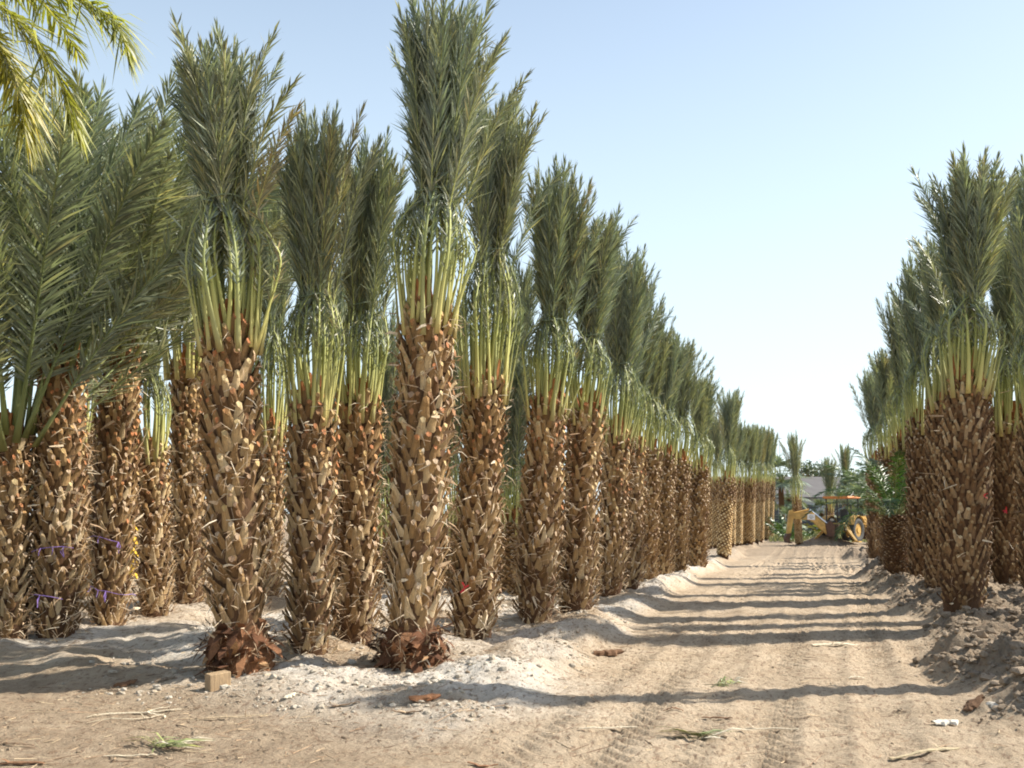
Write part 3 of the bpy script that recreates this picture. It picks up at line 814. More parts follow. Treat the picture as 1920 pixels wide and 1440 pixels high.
SK = [(1330, 1028, 762), (1343, 1027, 780), (1371, 1025, 792), (1384, 1023, 785), (1395, 1021, 790), (1407, 1019, 794), (1417, 1017, 790), (1426, 1015, 798), (1435, 1013, 796), (1444, 1010, 803)]
SKL = ['first yellow trimmed palm, just right of the last rough trunk', 'yellow trimmed palm half behind the tall forward one, on its left', 'yellow trimmed palm just right of the tall forward one',
       'second yellow trimmed palm right of the tall forward one', 'third yellow trimmed palm right of the tall forward one', 'fourth yellow trimmed palm right of the tall forward one',
       'fourth yellow trimmed palm from the far end of the left row', 'third yellow trimmed palm from the far end of the left row', 'second yellow trimmed palm from the far end of the left row', 'yellow trimmed palm at the far end of the left row']
for i, (x, y, t) in enumerate(SK):
    dp((x, y), 17 if i < 7 else 14, 906, 872, (x + 3, t), 33 if i < 7 else 28, SKL[i], GS, near=False, skinned=True, fronds=22, seed=20 + i)
# left edge
dp((14, 1192), 92, 835, 700, (30, 240), 330, 'date palm cut by the left edge with long loose fronds', GO, style='loose', fronds=34, seed=31)
dp((104, 1186), 104, 705, 600, (130, 205), 250, 'loose crowned date palm with purple twine on the trunk, nearest the left edge but one', GO, style='loose', fronds=32, seed=32, twine=[(0.42, 'purple'), (0.95, 'purple')])
dp((203, 1170), 88, 672, 560, (245, 215), 230, 'loose crowned date palm with purple twine left of the short orange-topped palm', GO, style='loose', fronds=32, seed=33, twine=[(0.5, 'purple'), (1.1, 'purple')])
dp((290, 1152), 70, 850, 715, (270, 420), 110, 'short slim palm with an orange trunk top between the purple-twined palm and the thick palm', GL, fronds=38, seed=34)
dp((352, 1128), 78, 700, 590, (350, 320), 150, 'broad palm trunk half hidden behind the left side of the thick palm', GB, fronds=38, seed=35)
dp((500, 1118), 62, 812, 700, (520, 300), 110, 'palm in the gap right of the thick palm, yellow stalks low', GB, fronds=34, seed=36)
dp((725, 1100), 50, 1010, 900, (722, 560), 90, 'short green palm filling the gap left of the tallest palm', GB, near=False, fronds=30, seed=37)
dp((852, 1100), 50, 990, 880, (850, 560), 84, 'short green palm filling the gap between the tallest palm and the red ribboned one', GB, near=False, fronds=30, seed=43)
dp((960, 1110), 58, 985, 900, (962, 640), 84, 'short green palm filling the gap right of the red ribboned palm', GB, near=False, fronds=30, seed=38)
dp((620, 1095), 50, 870, 780, (625, 470), 90, 'palm behind the gap between the two middle tied palms', GB, near=False, fronds=30, seed=39)
dp((150, 1115), 58, 820, 700, (160, 400), 150, 'palm behind the gap between the two purple-twined palms', GB, near=False, fronds=30, seed=40)
dp((905, 1092), 46, 860, 770, (985, 470), 90, 'palm crown filling the gap above the red ribboned palm', GB, near=False, fronds=30, seed=41)
dp((420, 1100), 50, 850, 760, (480, 330), 150, 'palm hidden behind the thick palm with its crown showing on the right', GB, near=False, fronds=28, seed=42)
# right side
dp((1806, 1140), 104, 728, 588, (1822, 288), 128, 'largest palm right of the track with a stout evenly scaled trunk', GR, clean=True, fronds=50, seed=51, size=0.82, ribbon=(1.55, 0.55, 'red', .6))
dp((1764, 1104), 66, 762, 630, (1764, 435), 92, 'tied palm directly behind the largest right hand palm', GR, clean=True, fronds=42, seed=52, size=0.9)
dp((1728, 1082), 52, 800, 690, (1722, 470), 78, 'second tied palm behind the largest right hand palm', GR, clean=True, near=False, fronds=38, seed=53)
dp((1700, 1067), 48, 830, 730, (1696, 540), 80, 'third tied palm behind the largest right hand palm, just behind the short arching palm', GR, clean=True, near=False, fronds=34, seed=54)
dp((1668, 1053), 40, 850, 770, (1664, 640), 66, 'fourth tied palm behind the largest right hand palm, left of the short arching palm', GR, clean=True, near=False, fronds=32, seed=55)
dp((1643, 1042), 34, 866, 805, (1638, 686), 60, 'last tied palm of the right row, next to the backhoe', GR, clean=True, near=False, fronds=32, seed=56)
dp((1888, 1086), 72, 800, 700, (1893, 405), 98, 'tied palm with a red ribbon in the second right row at the photo edge', GR, clean=True, fronds=44, seed=57, size=0.9, ribbon=(1.3, -0.05, 'red', .9))
dp((1948, 1106), 84, 790, 640, (1942, 300), 110, 'tied palm cut by the right edge, its crown reaching the corner of the frame', GR, clean=True, fronds=42, seed=58, size=0.95)
dp(None, 0.42, 3.5, 4.8, 7.0, 0.7, 'tied palm beyond the right edge that throws the nearest shadow over the track', GR, near=False, world_base=(2.95, 11.15), fronds=36, seed=59)
dp(None, 0.45, 3.4, 4.5, 6.6, 0.75, 'tied palm beyond the right edge in the second right row, nearer of two', GR, near=False, world_base=(4.5, 16.0), fronds=36, seed=60)
dp(None, 0.45, 3.6, 4.8, 7.3, 0.75, 'tied palm beyond the right edge in the second right row, farther of two', GR, near=False, world_base=(4.55, 17.6), fronds=36, seed=61)
for i, (x, y) in enumerate([(4.6, 30.5), (4.7, 33.6), (4.6, 37.0), (4.7, 40.5), (4.7, 24.2), (4.8, 21.0)]):
    dp(None, 0.42, 3.4, 4.5, 6.2, .7, 'tied palm of the second right row, hidden behind the front ones, shading the far track', GR, near=False, world_base=(x, y), fronds=26, seed=62 + i)
for i, (x, y) in enumerate([(2.85, 20.9), (2.8, 34.1)]):
    dp(None, 0.44, 3.3, 4.3, 5.9, .75, 'slim palm wedged between the larger palms of the first right row', GR, near=False, clean=True, world_base=(x, y), fronds=28, seed=82 + i)
# far end
dp((1498, 1021), 15, 936, 905, (1487, 808), 34, 'lone trimmed palm standing in front of the backhoe boom', GF, near=False, skinned=True, fronds=24, seed=71)
dp((1556, 1006), 17, 948, 915, (1553, 854), 27, 'dark lone palm just behind the backhoe cab on its left', GF, near=False, fronds=24, seed=72, back=6)
dp((1589, 1007), 16, 928, 900, (1583, 830), 26, 'lone palm rising above the backhoe roof', GF, near=False, fronds=24, seed=73, back=8)

# ------------------------------------------------------------------ short arching palm on the right
def arch_lib(mats, n, Ln, a0s, bends, seed, **kw):
    rng = random.Random(seed); out = []
    for k in range(n):
        a0 = R(a0s[0] + (a0s[1] - a0s[0]) * k / max(1, n - 1)); bend = R(bends[0] + (bends[1] - bends[0]) * k / max(1, n - 1))
        pts = []; x, z = 0.1, 0.0; lat = rng.uniform(-0.15, 0.15) * Ln / 3
        for i in range(8):
            t = i / 7; pts.append((x, lat * t * t, z)); a = a0 + bend * t ** 1.2
            x += math.sin(a) * Ln / 7; z += math.cos(a) * Ln / 7
        out.append(frond_mesh('arching_frond', pts, rng, mats, **kw))
    return out
def small_palm():
    rng = random.Random(5)
    B, dep = ground_at(1682, 1074)
    root = empty('short_palm', B); tag(root, 'short stout palm with dark green arching open fronds below the right row', 'palm tree')
    s = dep / F_PX; h = 104 * s; rad = 25 * s
    mobj('trunk', core_mesh(h, rad * .85, rng, lambda t: 0.95 + 0.1 * math.sin(3 * t)), root)
    o = mobj('leaf_bases', far_boots('brown', 1), root, scale=(rad / .36, rad / .36, h / 3.5 * 1.0)); tag(o, kind='stuff')
    lib = arch_lib([M['stalk_open'], M['leaf_dark']], 6, 2.05, (16, 66), (60, 90), 8, pairs=80, start=0.14, leaf=(0.14, 0.30, .2), ang=(38, 55), spread=0.22, wid=0.009, rad=(0.024, .005), droop=0.12)
    for i in range(22):
        k = min(5, int(i / 22 * 6))
        mobj('frond', lib[k], root, (0, 0, h), (0, rng.gauss(0, .05), i * 2.3999), (1, 1, 1))
small_palm()

# yellowing overhanging fronds: a tall open palm whose trunk stands beyond the left edge
def overhang_palm():
    rng = random.Random(9)
    # crown heart a little left of and above the frame
    hd = 8.6
    d = pix_ray(-215, -40); P = Vector((0, 0, CAM_H)) + d * hd
    bx, by = P.x, P.y; bz = thf(bx, by); h = P.z - bz
    root = empty('overhanging_palm', (bx, by, bz)); tag(root, 'open palm beyond the left edge, its yellowing fronds arching into the top left corner', 'palm tree')
    mobj('trunk', core_mesh(h, 0.22, rng, lambda t: 1.0), root)
    o = mobj('leaf_bases', far_boots('rough', 2), root, scale=(.75, .75, h / 3.5)); tag(o, kind='stuff')
    kw = dict(pairs=125, start=0.16, leaf=(0.2, 0.40, .2), ang=(34, 50), spread=0.3, wid=0.009, rad=(0.026, .005), droop=0.35)
    lib = arch_lib([M['stalk_open'], M['leaf_yellow']], 5, 2.6, (32, 78), (95, 78), 12, **kw)
    base_a = math.atan2(CAM_RIGHT.y, CAM_RIGHT.x)
    kw['droop'] = 0.55; kw['leaf'] = (0.15, 0.46, .2); kw['pairs'] = 190; kw['wid'] = 0.0095
    u = hd / F_PX                      # metres; each frond arches out from the heart of the crown
    for pts in ([(0, 0, 0), (130, 20, 22), (250, 30, 12), (360, 20, -32), (435, 0, -85), (472, -20, -160)],
                [(0, 0, -10), (110, -30, -18), (200, -50, -50), (280, -60, -110), (345, -50, -190), (395, -40, -310)],
                [(0, 0, -20), (80, 40, -30), (150, 60, -70), (205, 60, -130), (240, 50, -200), (262, 40, -290)]):
        me = frond_mesh('arching_frond', [(x * u, y * u, z * u) for x, y, z in pts], rng, [M['stalk_open'], M['leaf_yellow']], **kw)
        mobj('frond', me, root, (0, 0, h), (0, 0, base_a))
    for i in range(16):
        a = base_a + 1.0 + i * (2 * math.pi - 2.0) / 16
        mobj('frond', lib[i % 5], root, (0, 0, h), (0, rng.gauss(0, .08), a))
    return root
overhang_palm()

# ------------------------------------------------------------------ far background
def at_depth(px, py, dist):
    """point of the ground under a viewing direction at a distance"""
    d = pix_ray(px, py); k = dist / math.hypot(d.x, d.y)
    x, y = d.x * k, d.y * k
    return Vector((x, y, thf(x, y)))

def shed():
    c = at_depth(1530, 960, 92)
    root = empty('shed', c, (0, 0, math.atan2(CAM_RIGHT.y, CAM_RIGHT.x) + 0.05))
    tag(root, 'long low shed with grey roof and pale blue wall beyond the backhoe', 'shed')
    W, D, h = 26, 9, 3.1
    mb = MB(); mb.box((3, D / 2, h / 2 - .2), (W, D, h + .4)); mb.build('wall', M['wall'], root)
    mb = MB(); mb.add([(3 - W / 2 - .5, -.7, h - .05), (3 + W / 2 + .5, -.7, h - .05), (3 + W / 2 + .5, D / 2, h + 1.9), (3 - W / 2 - .5, D / 2, h + 1.9), (3 - W / 2 - .5, D + .7, h - .05), (3 + W / 2 + .5, D + .7, h - .05),
                       (3 - W / 2 - .5, -.7, h - .2), (3 + W / 2 + .5, -.7, h - .2), (3 + W / 2 + .5, D + .7, h - .2), (3 - W / 2 - .5, D + .7, h - .2)],
                      [(0, 1, 2, 3), (3, 2, 5, 4), (0, 6, 7, 1), (4, 5, 8, 9), (0, 3, 4, 9, 6), (1, 7, 8, 5, 2), (6, 9, 8, 7)])
    mb.build('roof', M['roof'], root)
    for x in (-4.5, -1.2, 2.2, 5.6):
        mb = MB(); mb.box((x, -.03, 1.2), (2.3, .05, 2.4)); mb.build('door', M['dark'], root)
    for x in (-6.4, 8.5, 11):
        mb = MB(); mb.box((x, -.03, 1.8), (1.1, .05, .9)); mb.build('window', M['dark'], root)
shed()

def leafy_tree(loc, h, r, label, cat='tree', group=None, n=1500, seed=1, m='leaf_tree', trunk=True, squat=0.8, leaf=0.09, name='leafy_tree'):
    rng = random.Random(seed)
    root = empty(name, loc); tag(root, label, cat, group)
    mb = MB()
    zc = h - r * squat
    if trunk: mb.tube([(0, 0, -.2), (.05, 0, zc * .5), (0, .05, zc)], [h * .035, h * .027, h * .015], 7)
    clumps = []
    for i in range(9 if trunk else 12):
        a = rng.uniform(0, 6.28); e = rng.uniform(-.5, 1.0); k = rng.uniform(.35, .85)
        c = Vector((math.cos(a) * math.cos(e) * r * k, math.sin(a) * math.cos(e) * r * k, max(0.1, zc + math.sin(e) * r * squat * k)))
        clumps.append((c, r * rng.uniform(.25, .48)))
        if trunk: mb.tube([(0, 0, zc * rng.uniform(.4, .8)), tuple(c * .6 + Vector((0, 0, zc * .4 * .3))), tuple(c)], [h * .014, h * .008, h * .004], 5)
    if trunk or True:
        if not mb.v: mb.tube([(0, 0, -.1), (0, 0, zc * .7)], [.05, .03], 5)
        mb.build('trunk', M['bark'], root)
    vs = []; fs = []
    for i in range(n):
        c, cr_ = rng.choice(clumps)
        d = Vector((rng.gauss(0, 1), rng.gauss(0, 1), rng.gauss(0, .8))); d = d.normalized() * cr_ * rng.random() ** .4
        p = c + d; s = leaf * rng.uniform(.6, 1.5)
        a = Vector((rng.gauss(0, 1), rng.gauss(0, 1), rng.gauss(0, 1))).normalized(); b = a.cross(Vector((rng.gauss(0, 1), rng.gauss(0, 1), rng.gauss(0, 1)))).normalized()
        k = len(vs); vs += [p - a * s, p + b * s * .45, p + a * s, p - b * s * .45]; fs.append((k, k + 1, k + 2, k + 3))
    mb = MB(); mb.add(vs, fs); o = mb.build('crown', M[m], root)
    return root

for i, (px, d, h, r, lab) in enumerate([
    (1508, 118, 7.5, 1.7, 'small sparse tree on the skyline just right of the lone trimmed palm'),
    (1529, 122, 7.9, 1.9, 'sparse tree on the skyline above the middle of the shed roof'),
    (1544, 116, 7.2, 1.5, 'little tree on the skyline left of the dark lone palm'),
    (1619, 82, 5.2, 1.9, 'grey green leafy tree right of the palm above the backhoe roof'),
    (1600, 75, 4.3, 1.5, 'grey green bush tree behind the backhoe roof'),
    (1455, 112, 6.4, 2.4, 'round tree far behind the end of the left palm row')]):
    leafy_tree(at_depth(px, 960, d), h, r, lab, group='trees on the skyline beyond the track', n=420 if i < 3 else 1500, seed=i + 3, leaf=.16, m='leaf_grey' if i in (3, 4) else 'leaf_tree')
rg = random.Random(77)
for i in range(7):
    x = -14 - i * 7.0 + rg.uniform(-2, 2); y = 46 + i * 0.6 + rg.uniform(-4, 5)
    leafy_tree((x, y, thf(x, y)), rg.uniform(4.5, 7), rg.uniform(2.8, 3.8), 'dark leafy tree far behind the left palm rows, seen only through gaps between trunks', group='trees behind the left palm rows', n=900, seed=30 + i, leaf=.25)
for i in range(5):
    x = 9 + i * 6.0; y = 62 + rg.uniform(-4, 5)
    leafy_tree((x, y, thf(x, y)), rg.uniform(4, 6), rg.uniform(2.6, 3.6), 'leafy tree far behind the right palm rows, seen only through gaps between trunks', group='trees behind the right palm rows', n=900, seed=50 + i, leaf=.25)

def fan_leaf(rng, R_=0.75, n=22):
    """a fan palm leaf: stalk along +X rising, blades radiating at its end"""
    mb = MB(); L = 0.9
    e = Vector((L * .8, 0, L * .55)); mb.tube([(0, 0, 0), (L * .45, 0, L * .38), tuple(e)], [.02, .014, .01], 5)
    d0 = Vector((.85, 0, -.1)).normalized(); up = Vector((.1, 0, 1)); sdv = Vector((0, 1, 0)); vs = []; fs = []
    for i in range(n):
        a = R(-125 + 250 * i / (n - 1)); d = (d0 * math.cos(a) + sdv * math.sin(a) + up * .25 * abs(math.cos(a))).normalized()
        r = R_ * rng.uniform(.85, 1.05) * (1 - .25 * abs(a) / 2.2); w = d.cross(up).normalized() * .035
        k = len(vs); m = e + d * r * .55; t = e + d * r + Vector((0, 0, -.16 * r))
        vs += [e, m + w, t, m - w]; fs.append((k, k + 1, k + 2, k + 3))
    mb.add(vs, fs, 1)
    return mb.mesh('fan_leaf', [M['stalk_open'], M['leaf_grey']])
FAN = [fan_leaf(random.Random(i)) for i in range(4)]
def fan_palm(px, dist, h, s_, label, seed):
    rng = random.Random(seed); B = at_depth(px, 960, dist)
    root = empty('fan_palm', B); tag(root, label, 'fan palm', 'pale fan palms beyond the end of the track')
    mobj('trunk', core_mesh(h, .2, rng, lambda t: 1.15 - .3 * t), root)
    for i in range(22):
        t = i / 21
        mobj('leaf', rng.choice(FAN), root, (0, 0, h - .2 + .2 * t), (0, R(45 - 95 * t) + rng.gauss(0, .1), i * 2.4), (s_, s_, s_))
fan_palm(1466, 72, 3.7, 1.6, 'pale fan palm right behind the end of the trimmed yellow row', 1)
fan_palm(1479, 76, 2.6, 1.3, 'low pale fan palm left of the lone trimmed palm', 2)
fan_palm(1478, 66, 1.0, .9, 'lowest pale fan palm, before the shed end left of the trimmed palm', 4)
fan_palm(1598, 70, 2.9, 1.2, 'pale fan palm behind the palm above the backhoe roof', 3)
fan_palm(1540, 74, 1.6, .9, 'low fan palm before the pale shed wall, left of the dark lone palm', 5)
fan_palm(1615, 66, 2.0, 1.2, 'pale fan palm right of the backhoe roof', 6)

def young_plant(px, dist, s_, label, seed, m='leaf_dark', n=12):
    rng = random.Random(seed); B = at_depth(px, 960, dist)
    root = empty('young_palm', B); tag(root, label, 'young palm', 'young green palms on the ground at the end of the track')
    lib = arch_lib([M['stalk_open'], M[m]], 3, 1.4, (10, 45), (50, 85), seed, pairs=24, start=0.15, leaf=(0.12, 0.3, .2), ang=(35, 50), spread=0.3, wid=0.03, rad=(0.014, .005), droop=0.2)
    for i in range(n):
        mobj('frond', lib[i % 3], root, (0, 0, 0.02), (0, rng.gauss(0, .1), i * 2.4), (s_, s_, s_))
young_plant(1468, 63, 1.2, 'bright green young palm at the foot of the pale fan palm', 1)
young_plant(1480, 60, .8, 'low green young palm just left of the lone trimmed palm', 2)
young_plant(1544, 68, 1.15, 'green young palm before the shed wall, over the backhoe boom', 3, 'leaf_yellow')
young_plant(1518, 70, .5, 'small green young palm under the boom, right of the lone trimmed palm', 4)

# rough grass before the shed
def grass_patch():
    rng = random.Random(4); vs = []; fs = []
    for i in range(3500):
        px = rng.uniform(1440, 1640); d = rng.uniform(60, 88); r_ = pix_ray(px, 960); k = d / math.hypot(r_.x, r_.y)
        p = Vector((r_.x * k, r_.y * k, 0)); p.z = thf(p.x, p.y) if i % 5 == 0 else 0.0
        h = rng.uniform(.1, .35); a = rng.uniform(0, 6.28); w = Vector((math.cos(a), math.sin(a), 0)) * .05
        k = len(vs); vs += [p - w - Vector((0, 0, .05)), p + w - Vector((0, 0, .05)), p + Vector((rng.gauss(0, .08), rng.gauss(0, .08), h))]; fs.append((k, k + 1, k + 2))
    mb = MB(); mb.add(vs, fs); o = mb.build('grass', M['leaf_cut']); tag(o, 'sparse pale grass before the far shed', 'grass', kind='stuff')
grass_patch()

def mast():
    c = at_depth(1466, 960, 105); mb = MB(); mb.tube([(0, 0, -.1), (0, 0, 9.5)], [.06, .035], 6); mb.tube([(-.25, 0, 9.2), (.25, 0, 9.2)], .03, 4)
    o = mb.build('pole', M['steel']); o.location = c; tag(o, 'thin pale pole rising above the far fan palms', 'pole')
mast()

# ------------------------------------------------------------------ backhoe at the far end of the track
def backhoe():
    B, dep = ground_at(1567, 1016)
    cr_, cf = Vector((CAM_RIGHT.x, CAM_RIGHT.y, 0)).normalized(), Vector((-math.sin(YAW), math.cos(YAW), 0))
    F = (cr_ * 0.70 + cf * 0.714).normalized()                 # tractor faces away, a little to the right
    rz = math.atan2(F.y, F.x)
    root = empty('backhoe', B, (0, 0, rz)); tag(root, 'yellow backhoe with its digging arm folded out to the left at the track end', 'backhoe')
    k = dep / F_PX * 86 / 2.75                                  # scaled so that the roof stands as high as in the photograph
    root.scale = (k, k, k)
    # local frame: +X forwards (away), +Y the tractor's left, Z up; rear axle at x = 0.9
    mb = MB(); mb.box((1.9, 0, .85), (3.1, .75, .55)); mb.box((2.9, 0, 1.25), (1.5, .8, .55)); mb.box((3.55, 0, 1.0), (.12, .85, .9)); mb.build('body', M['paint'], root)
    mb = MB(); mb.box((.35, 0, .80), (.25, 1.5, .28)); mb.box((.15, 0, .78), (.22, .4, .55)); mb.build('rear_frame', M['rust'], root)
    mb = MB(); mb.box((1.15, 0, 1.12), (1.25, 1.1, .1)); mb.build('cab_floor', M['black'], root)
    mb = MB(); mb.box((1.0, 0, 2.68), (1.75, 1.65, .09), taper=.95); mb.box((1.0, 0, 2.61), (1.6, 1.5, .05)); mb.build('roof', M['orange'], root)
    for x in (.3, 1.75):
        for y in (-.68, .68):
            mb = MB(); mb.tube([(x, y, 1.1), (x + (.04 if x < 1 else -.04), y, 2.62)], .045, 6); mb.build('post', M['black'], root)
    mb = MB(); mb.box((1.05, 0, 1.35), (.5, .5, .14)); mb.box((1.28, 0, 1.65), (.12, .5, .55)); mb.build('seat', M['black'], root)
    mb = MB(); mb.box((1.72, 0, 1.45), (.25, .75, .6)); mb.build('dashboard', M['black'], root)
    mb = MB(); mb.tube([(1.55, -.0, 1.65), (1.5, 0, 1.8)], .02, 5); mb.tube([(1.48 + .0, math.cos(t) * .2, 1.8 + math.sin(t) * .16) for t in np.linspace(0, 6.28, 13)], .018, 5); mb.build('steering_wheel', M['black'], root)
    for y in (-.12, .12):
        mb = MB(); mb.tube([(.55, y, 1.15), (.45, y, 1.7)], .018, 5); mb.box((.45, y, 1.72), (.05, .05, .07)); mb.build('lever', M['black'], root)
    mb = MB(); mb.tube([(2.7, .25, 1.5), (2.7, .25, 2.25)], .045, 8); mb.build('exhaust', M['black'], root)
    def wheel(x, y, r, w):
        n = 30; mb = MB()
        prof = [(.58, -.38), (.80, -.5), (.97, -.44), (1.0, -.2), (1.0, .2), (.97, .44), (.80, .5), (.58, .38)]
        vs = [(math.cos(2 * math.pi * i / n) * r * a, b * w, math.sin(2 * math.pi * i / n) * r * a) for i in range(n) for a, b in prof]; m = len(prof)
        mb.add(vs, [(i * m + j, i * m + (j + 1) % m, ((i + 1) % n) * m + (j + 1) % m, ((i + 1) % n) * m + j) for i in range(n) for j in range(m)])
        for i in range(24):
            a = 2 * math.pi * i / 24
            for sd_ in (-1, 1):
                aa = a + (0.13 if sd_ > 0 else 0)
                rot = Matrix.Rotation(-aa, 3, 'Y') @ Matrix.Rotation(sd_ * .6, 3, 'X')
                mb.box(Matrix.Rotation(-aa, 3, 'Y') @ Vector((r * 1.01, sd_ * w * .24, 0)), (.07 * r, w * .5, .06), rot)
        wh = mb.build('tyre', M['rubber'], root); wh.location = (x, y, r)
        wh.name = 'wheel'
        mb = MB(); mb.tube([(0, -w * .30, 0), (0, w * .30, 0)], r * .6, 24); mb.tube([(0, -w * .42, 0), (0, w * .42, 0)], r * .24, 16)
        for q in range(8):
            c_ = (math.cos(q * .785) * r * .4, 0, math.sin(q * .785) * r * .4); mb.tube([(c_[0], -w * .34, c_[2]), (c_[0], w * .34, c_[2])], r * .035, 6)
        mb.build('rim', M['paint'], wh)
    wheel(.95, -.86, .70, .42); wheel(.95, .86, .70, .42); wheel(3.1, -.82, .46, .3); wheel(3.1, .82, .46, .3)
    for y in (-.88, .88):
        mb = MB(); mb.tube([(.95 + math.cos(t) * .80, y, .72 + math.sin(t) * .84) for t in np.linspace(.5, 2.75, 9)], .23, 8, flat=.14, up=(0, 1, 0)); mb.build('fender', M['paint'], root)
    # stabiliser legs, splayed to the ground
    for sgn in (-1, 1):
        mb = MB(); mb.tube([(.25, sgn * .45, 1.1), (.05, sgn * .85, .62), (-.1, sgn * 1.35, .08)], [.09, .11, .08], 4); mb.tube([(.3, sgn * .7, .95), (-.02, sgn * 1.1, .35)], .05, 6)
        mb.box((-.1, sgn * 1.4, .04), (.38, .4, .07)); mb.build('stabilizer', M['paint'], root)
    # digging arm: swung out to the tractor's left and curled down; drawn in the plane of its swing
    sw = empty('digging_arm', (-.1, .25, 0)); sw.parent = root
    wr = math.atan2(cr_.y, cr_.x) - rz + math.pi
    sw.rotation_euler = (0, 0, wr)
    mb = MB(); mb.prism([(-.2, .3), (.25, .35), (.35, 1.0), (.05, 1.25), (-.2, 1.0)], -.2, .2); mb.build('swing_post', M['rust'], sw)
    boom = [(.02, .60), (.26, .44), (.72, .86), (1.02, 1.18), (1.28, 1.30), (2.15, 1.36), (2.36, 1.52), (2.30, 1.72), (1.95, 1.74), (1.36, 1.80), (1.12, 1.76), (.60, 1.28), (.10, .86)]
    mb = MB(); mb.prism(boom, -.13, .13); mb.build('boom', M['paint'], sw)
    mb = MB(); mb.tube([(.12, 0, 1.02), (1.2, 0, 1.90)], .06, 8); mb.build('boom_ram', M['steel'], sw)
    mb = MB(); mb.tube([(1.26, 0, 1.93), (2.0, 0, 1.76), (2.3, 0, 1.72)], [.055, .055, .03], 8); mb.build('stick_ram', M['paint'], sw)
    mb = MB(); mb.prism([(2.14, 1.66), (2.24, 1.35), (2.38, .62), (2.48, .36), (2.66, .40), (2.62, .9), (2.52, 1.55), (2.46, 1.86), (2.26, 1.90)], -.1, .1); mb.build('stick', M['paint'], sw)
    mb = MB()
    mb.prism([(2.40, .52), (2.66, .48), (2.80, .26), (2.72, -.02), (2.48, -.08), (2.56, .12), (2.50, .3)], -.28, .28)
    for y in (-.22, -.07, .07, .22): mb.box((2.46, y, -.06), (.14, .05, .05))
    mb.build('bucket', M['rust'], sw)
    # white placard with dark lines of print on both sides of the boom
    rot = Matrix.Rotation(-R(4), 3, 'Y')
    for sgn in (-1, 1):
        mb2 = MB(); mb2.box((1.18, sgn * .142, 1.48), (.46, .02, .34), rot)
        pl = mb2.build('placard', M['white'], sw)
        mb2 = MB()
        for r_, w_ in ((.06, .24), (-.02, .30), (-.09, .16)): mb2.box(Vector((1.18, sgn * .154, 1.48)) + rot @ Vector((0, 0, r_)), (w_, .004, .025), rot)
        mb2.build('lettering', M['black'], pl)
    # loader in front
    mb = MB()
    for y in (-.55, .55): mb.tube([(1.9, y, 1.35), (3.3, y, 1.1), (4.1, y, .45)], [.07, .09, .07], 5)
    mb.build('loader_arm', M['paint'], root)
    mb = MB(); mb.prism([(4.1, .15), (5.0, .05), (5.0, .12), (4.2, .3), (4.15, .85), (4.6, 1.05), (4.55, 1.1), (4.05, .9)], -1.0, 1.0); mb.build('loader_bucket', M['rust'], root)
backhoe()

# yellow marked post seen between the trunks on the left
def yellow_post():
    B = at_depth(250, 960, 25.0); mb = MB(); mb.box((0, 0, .65), (.26, .2, 1.35)); o = mb.build('marker_post', M['sign']); o.location = B
    tag(o, 'yellow post with black stripes seen between the twined palm and the slim palm', 'marker post')
    for z in (1.08, .78):
        mb = MB(); mb.box((0, 0, z), (.268, .208, .10), Matrix.Rotation(.35, 3, 'Y')); mb.build('stripe', M['black'], o)
yellow_post()

# ------------------------------------------------------------------ things lying on the ground
def lie(o, px, py, dz=0.0, rz=0.0, tilt=(0, 0)):
    P, dep = ground_at(px, py); o.location = (P.x, P.y, P.z + dz)
    e = 0.06
    n = Vector((-(thf(P.x + e, P.y) - thf(P.x - e, P.y)) / (2 * e), -(thf(P.x, P.y + e) - thf(P.x, P.y - e)) / (2 * e), 1)).normalized()
    q = Vector((0, 0, 1)).rotation_difference(n)
    o.rotation_euler = (q.to_matrix() @ Euler((tilt[0], tilt[1], rz + YAW)).to_matrix()).to_euler()
    return dep / F_PX

def wood_block():
    me = bpy.data.meshes.new('wood_block'); bm = bmesh.new(); bmesh.ops.create_cube(bm, size=1)
    for v in bm.verts: v.co.x *= .20; v.co.y *= .11; v.co.z *= .15
    bmesh.ops.bevel(bm, geom=bm.edges[:], offset=.005, segments=1, affect='EDGES'); bm.to_mesh(me); bm.free(); me.materials.append(M['wood'])
    o = mobj('wood_block', me); s = lie(o, 408, 1290, .06, .75, (.06, .12)); tag(o, 'small sawn block of pale wood on edge before the thick palm', 'wood block')
wood_block()

def ribbon_mesh(path, w, m, seed=0, fray=0):
    """bent strip of leaf, lying on edge here and there, with thickness"""
    rng = random.Random(seed); mb = MB(); n = len(path)
    C = catmull(path, max(10, n * 4)); k = len(C)
    rad = [w * (0.45 + .55 * math.sin(math.pi * (i + .8) / (k + .6))) * rng.uniform(.8, 1.15) for i in range(k)]
    mb.tube([Vector(c) + Vector((0, 0, rng.uniform(0, .008))) for c in C], rad, 5, 0, .3, up=(0, 0, 1) if False else None)
    for i in range(fray):
        j = rng.randrange(2, k - 2); p = Vector(C[j]); d = Vector((rng.gauss(0, 1), rng.gauss(0, 1), rng.uniform(0, .6))).normalized() * rng.uniform(.04, .12)
        mb.tube([p, p + d * .6 + Vector((0, 0, .005)), p + d], [w * .4, w * .3, .001], 4, 0, .4)
    return mb.mesh('leaf_strip', M[m])

def ground_strip(name, px, py, rel, w, m, label, cat, seed=0, fray=0, lift=.012, group=None):
    """strip whose bends are offsets in metres over the ground"""
    P, dep = ground_at(px, py)
    cr_, cf = Vector((math.cos(YAW), math.sin(YAW))), Vector((-math.sin(YAW), math.cos(YAW)))
    pts = []
    for x, y in rel:
        q = Vector((P.x, P.y)) + cr_ * x + cf * y
        pts.append((q.x - P.x, q.y - P.y, thf(q.x, q.y) - P.z + lift))
    o = mobj(name, ribbon_mesh(pts, w, m, seed, fray), loc=P); tag(o, label, cat, group); return o

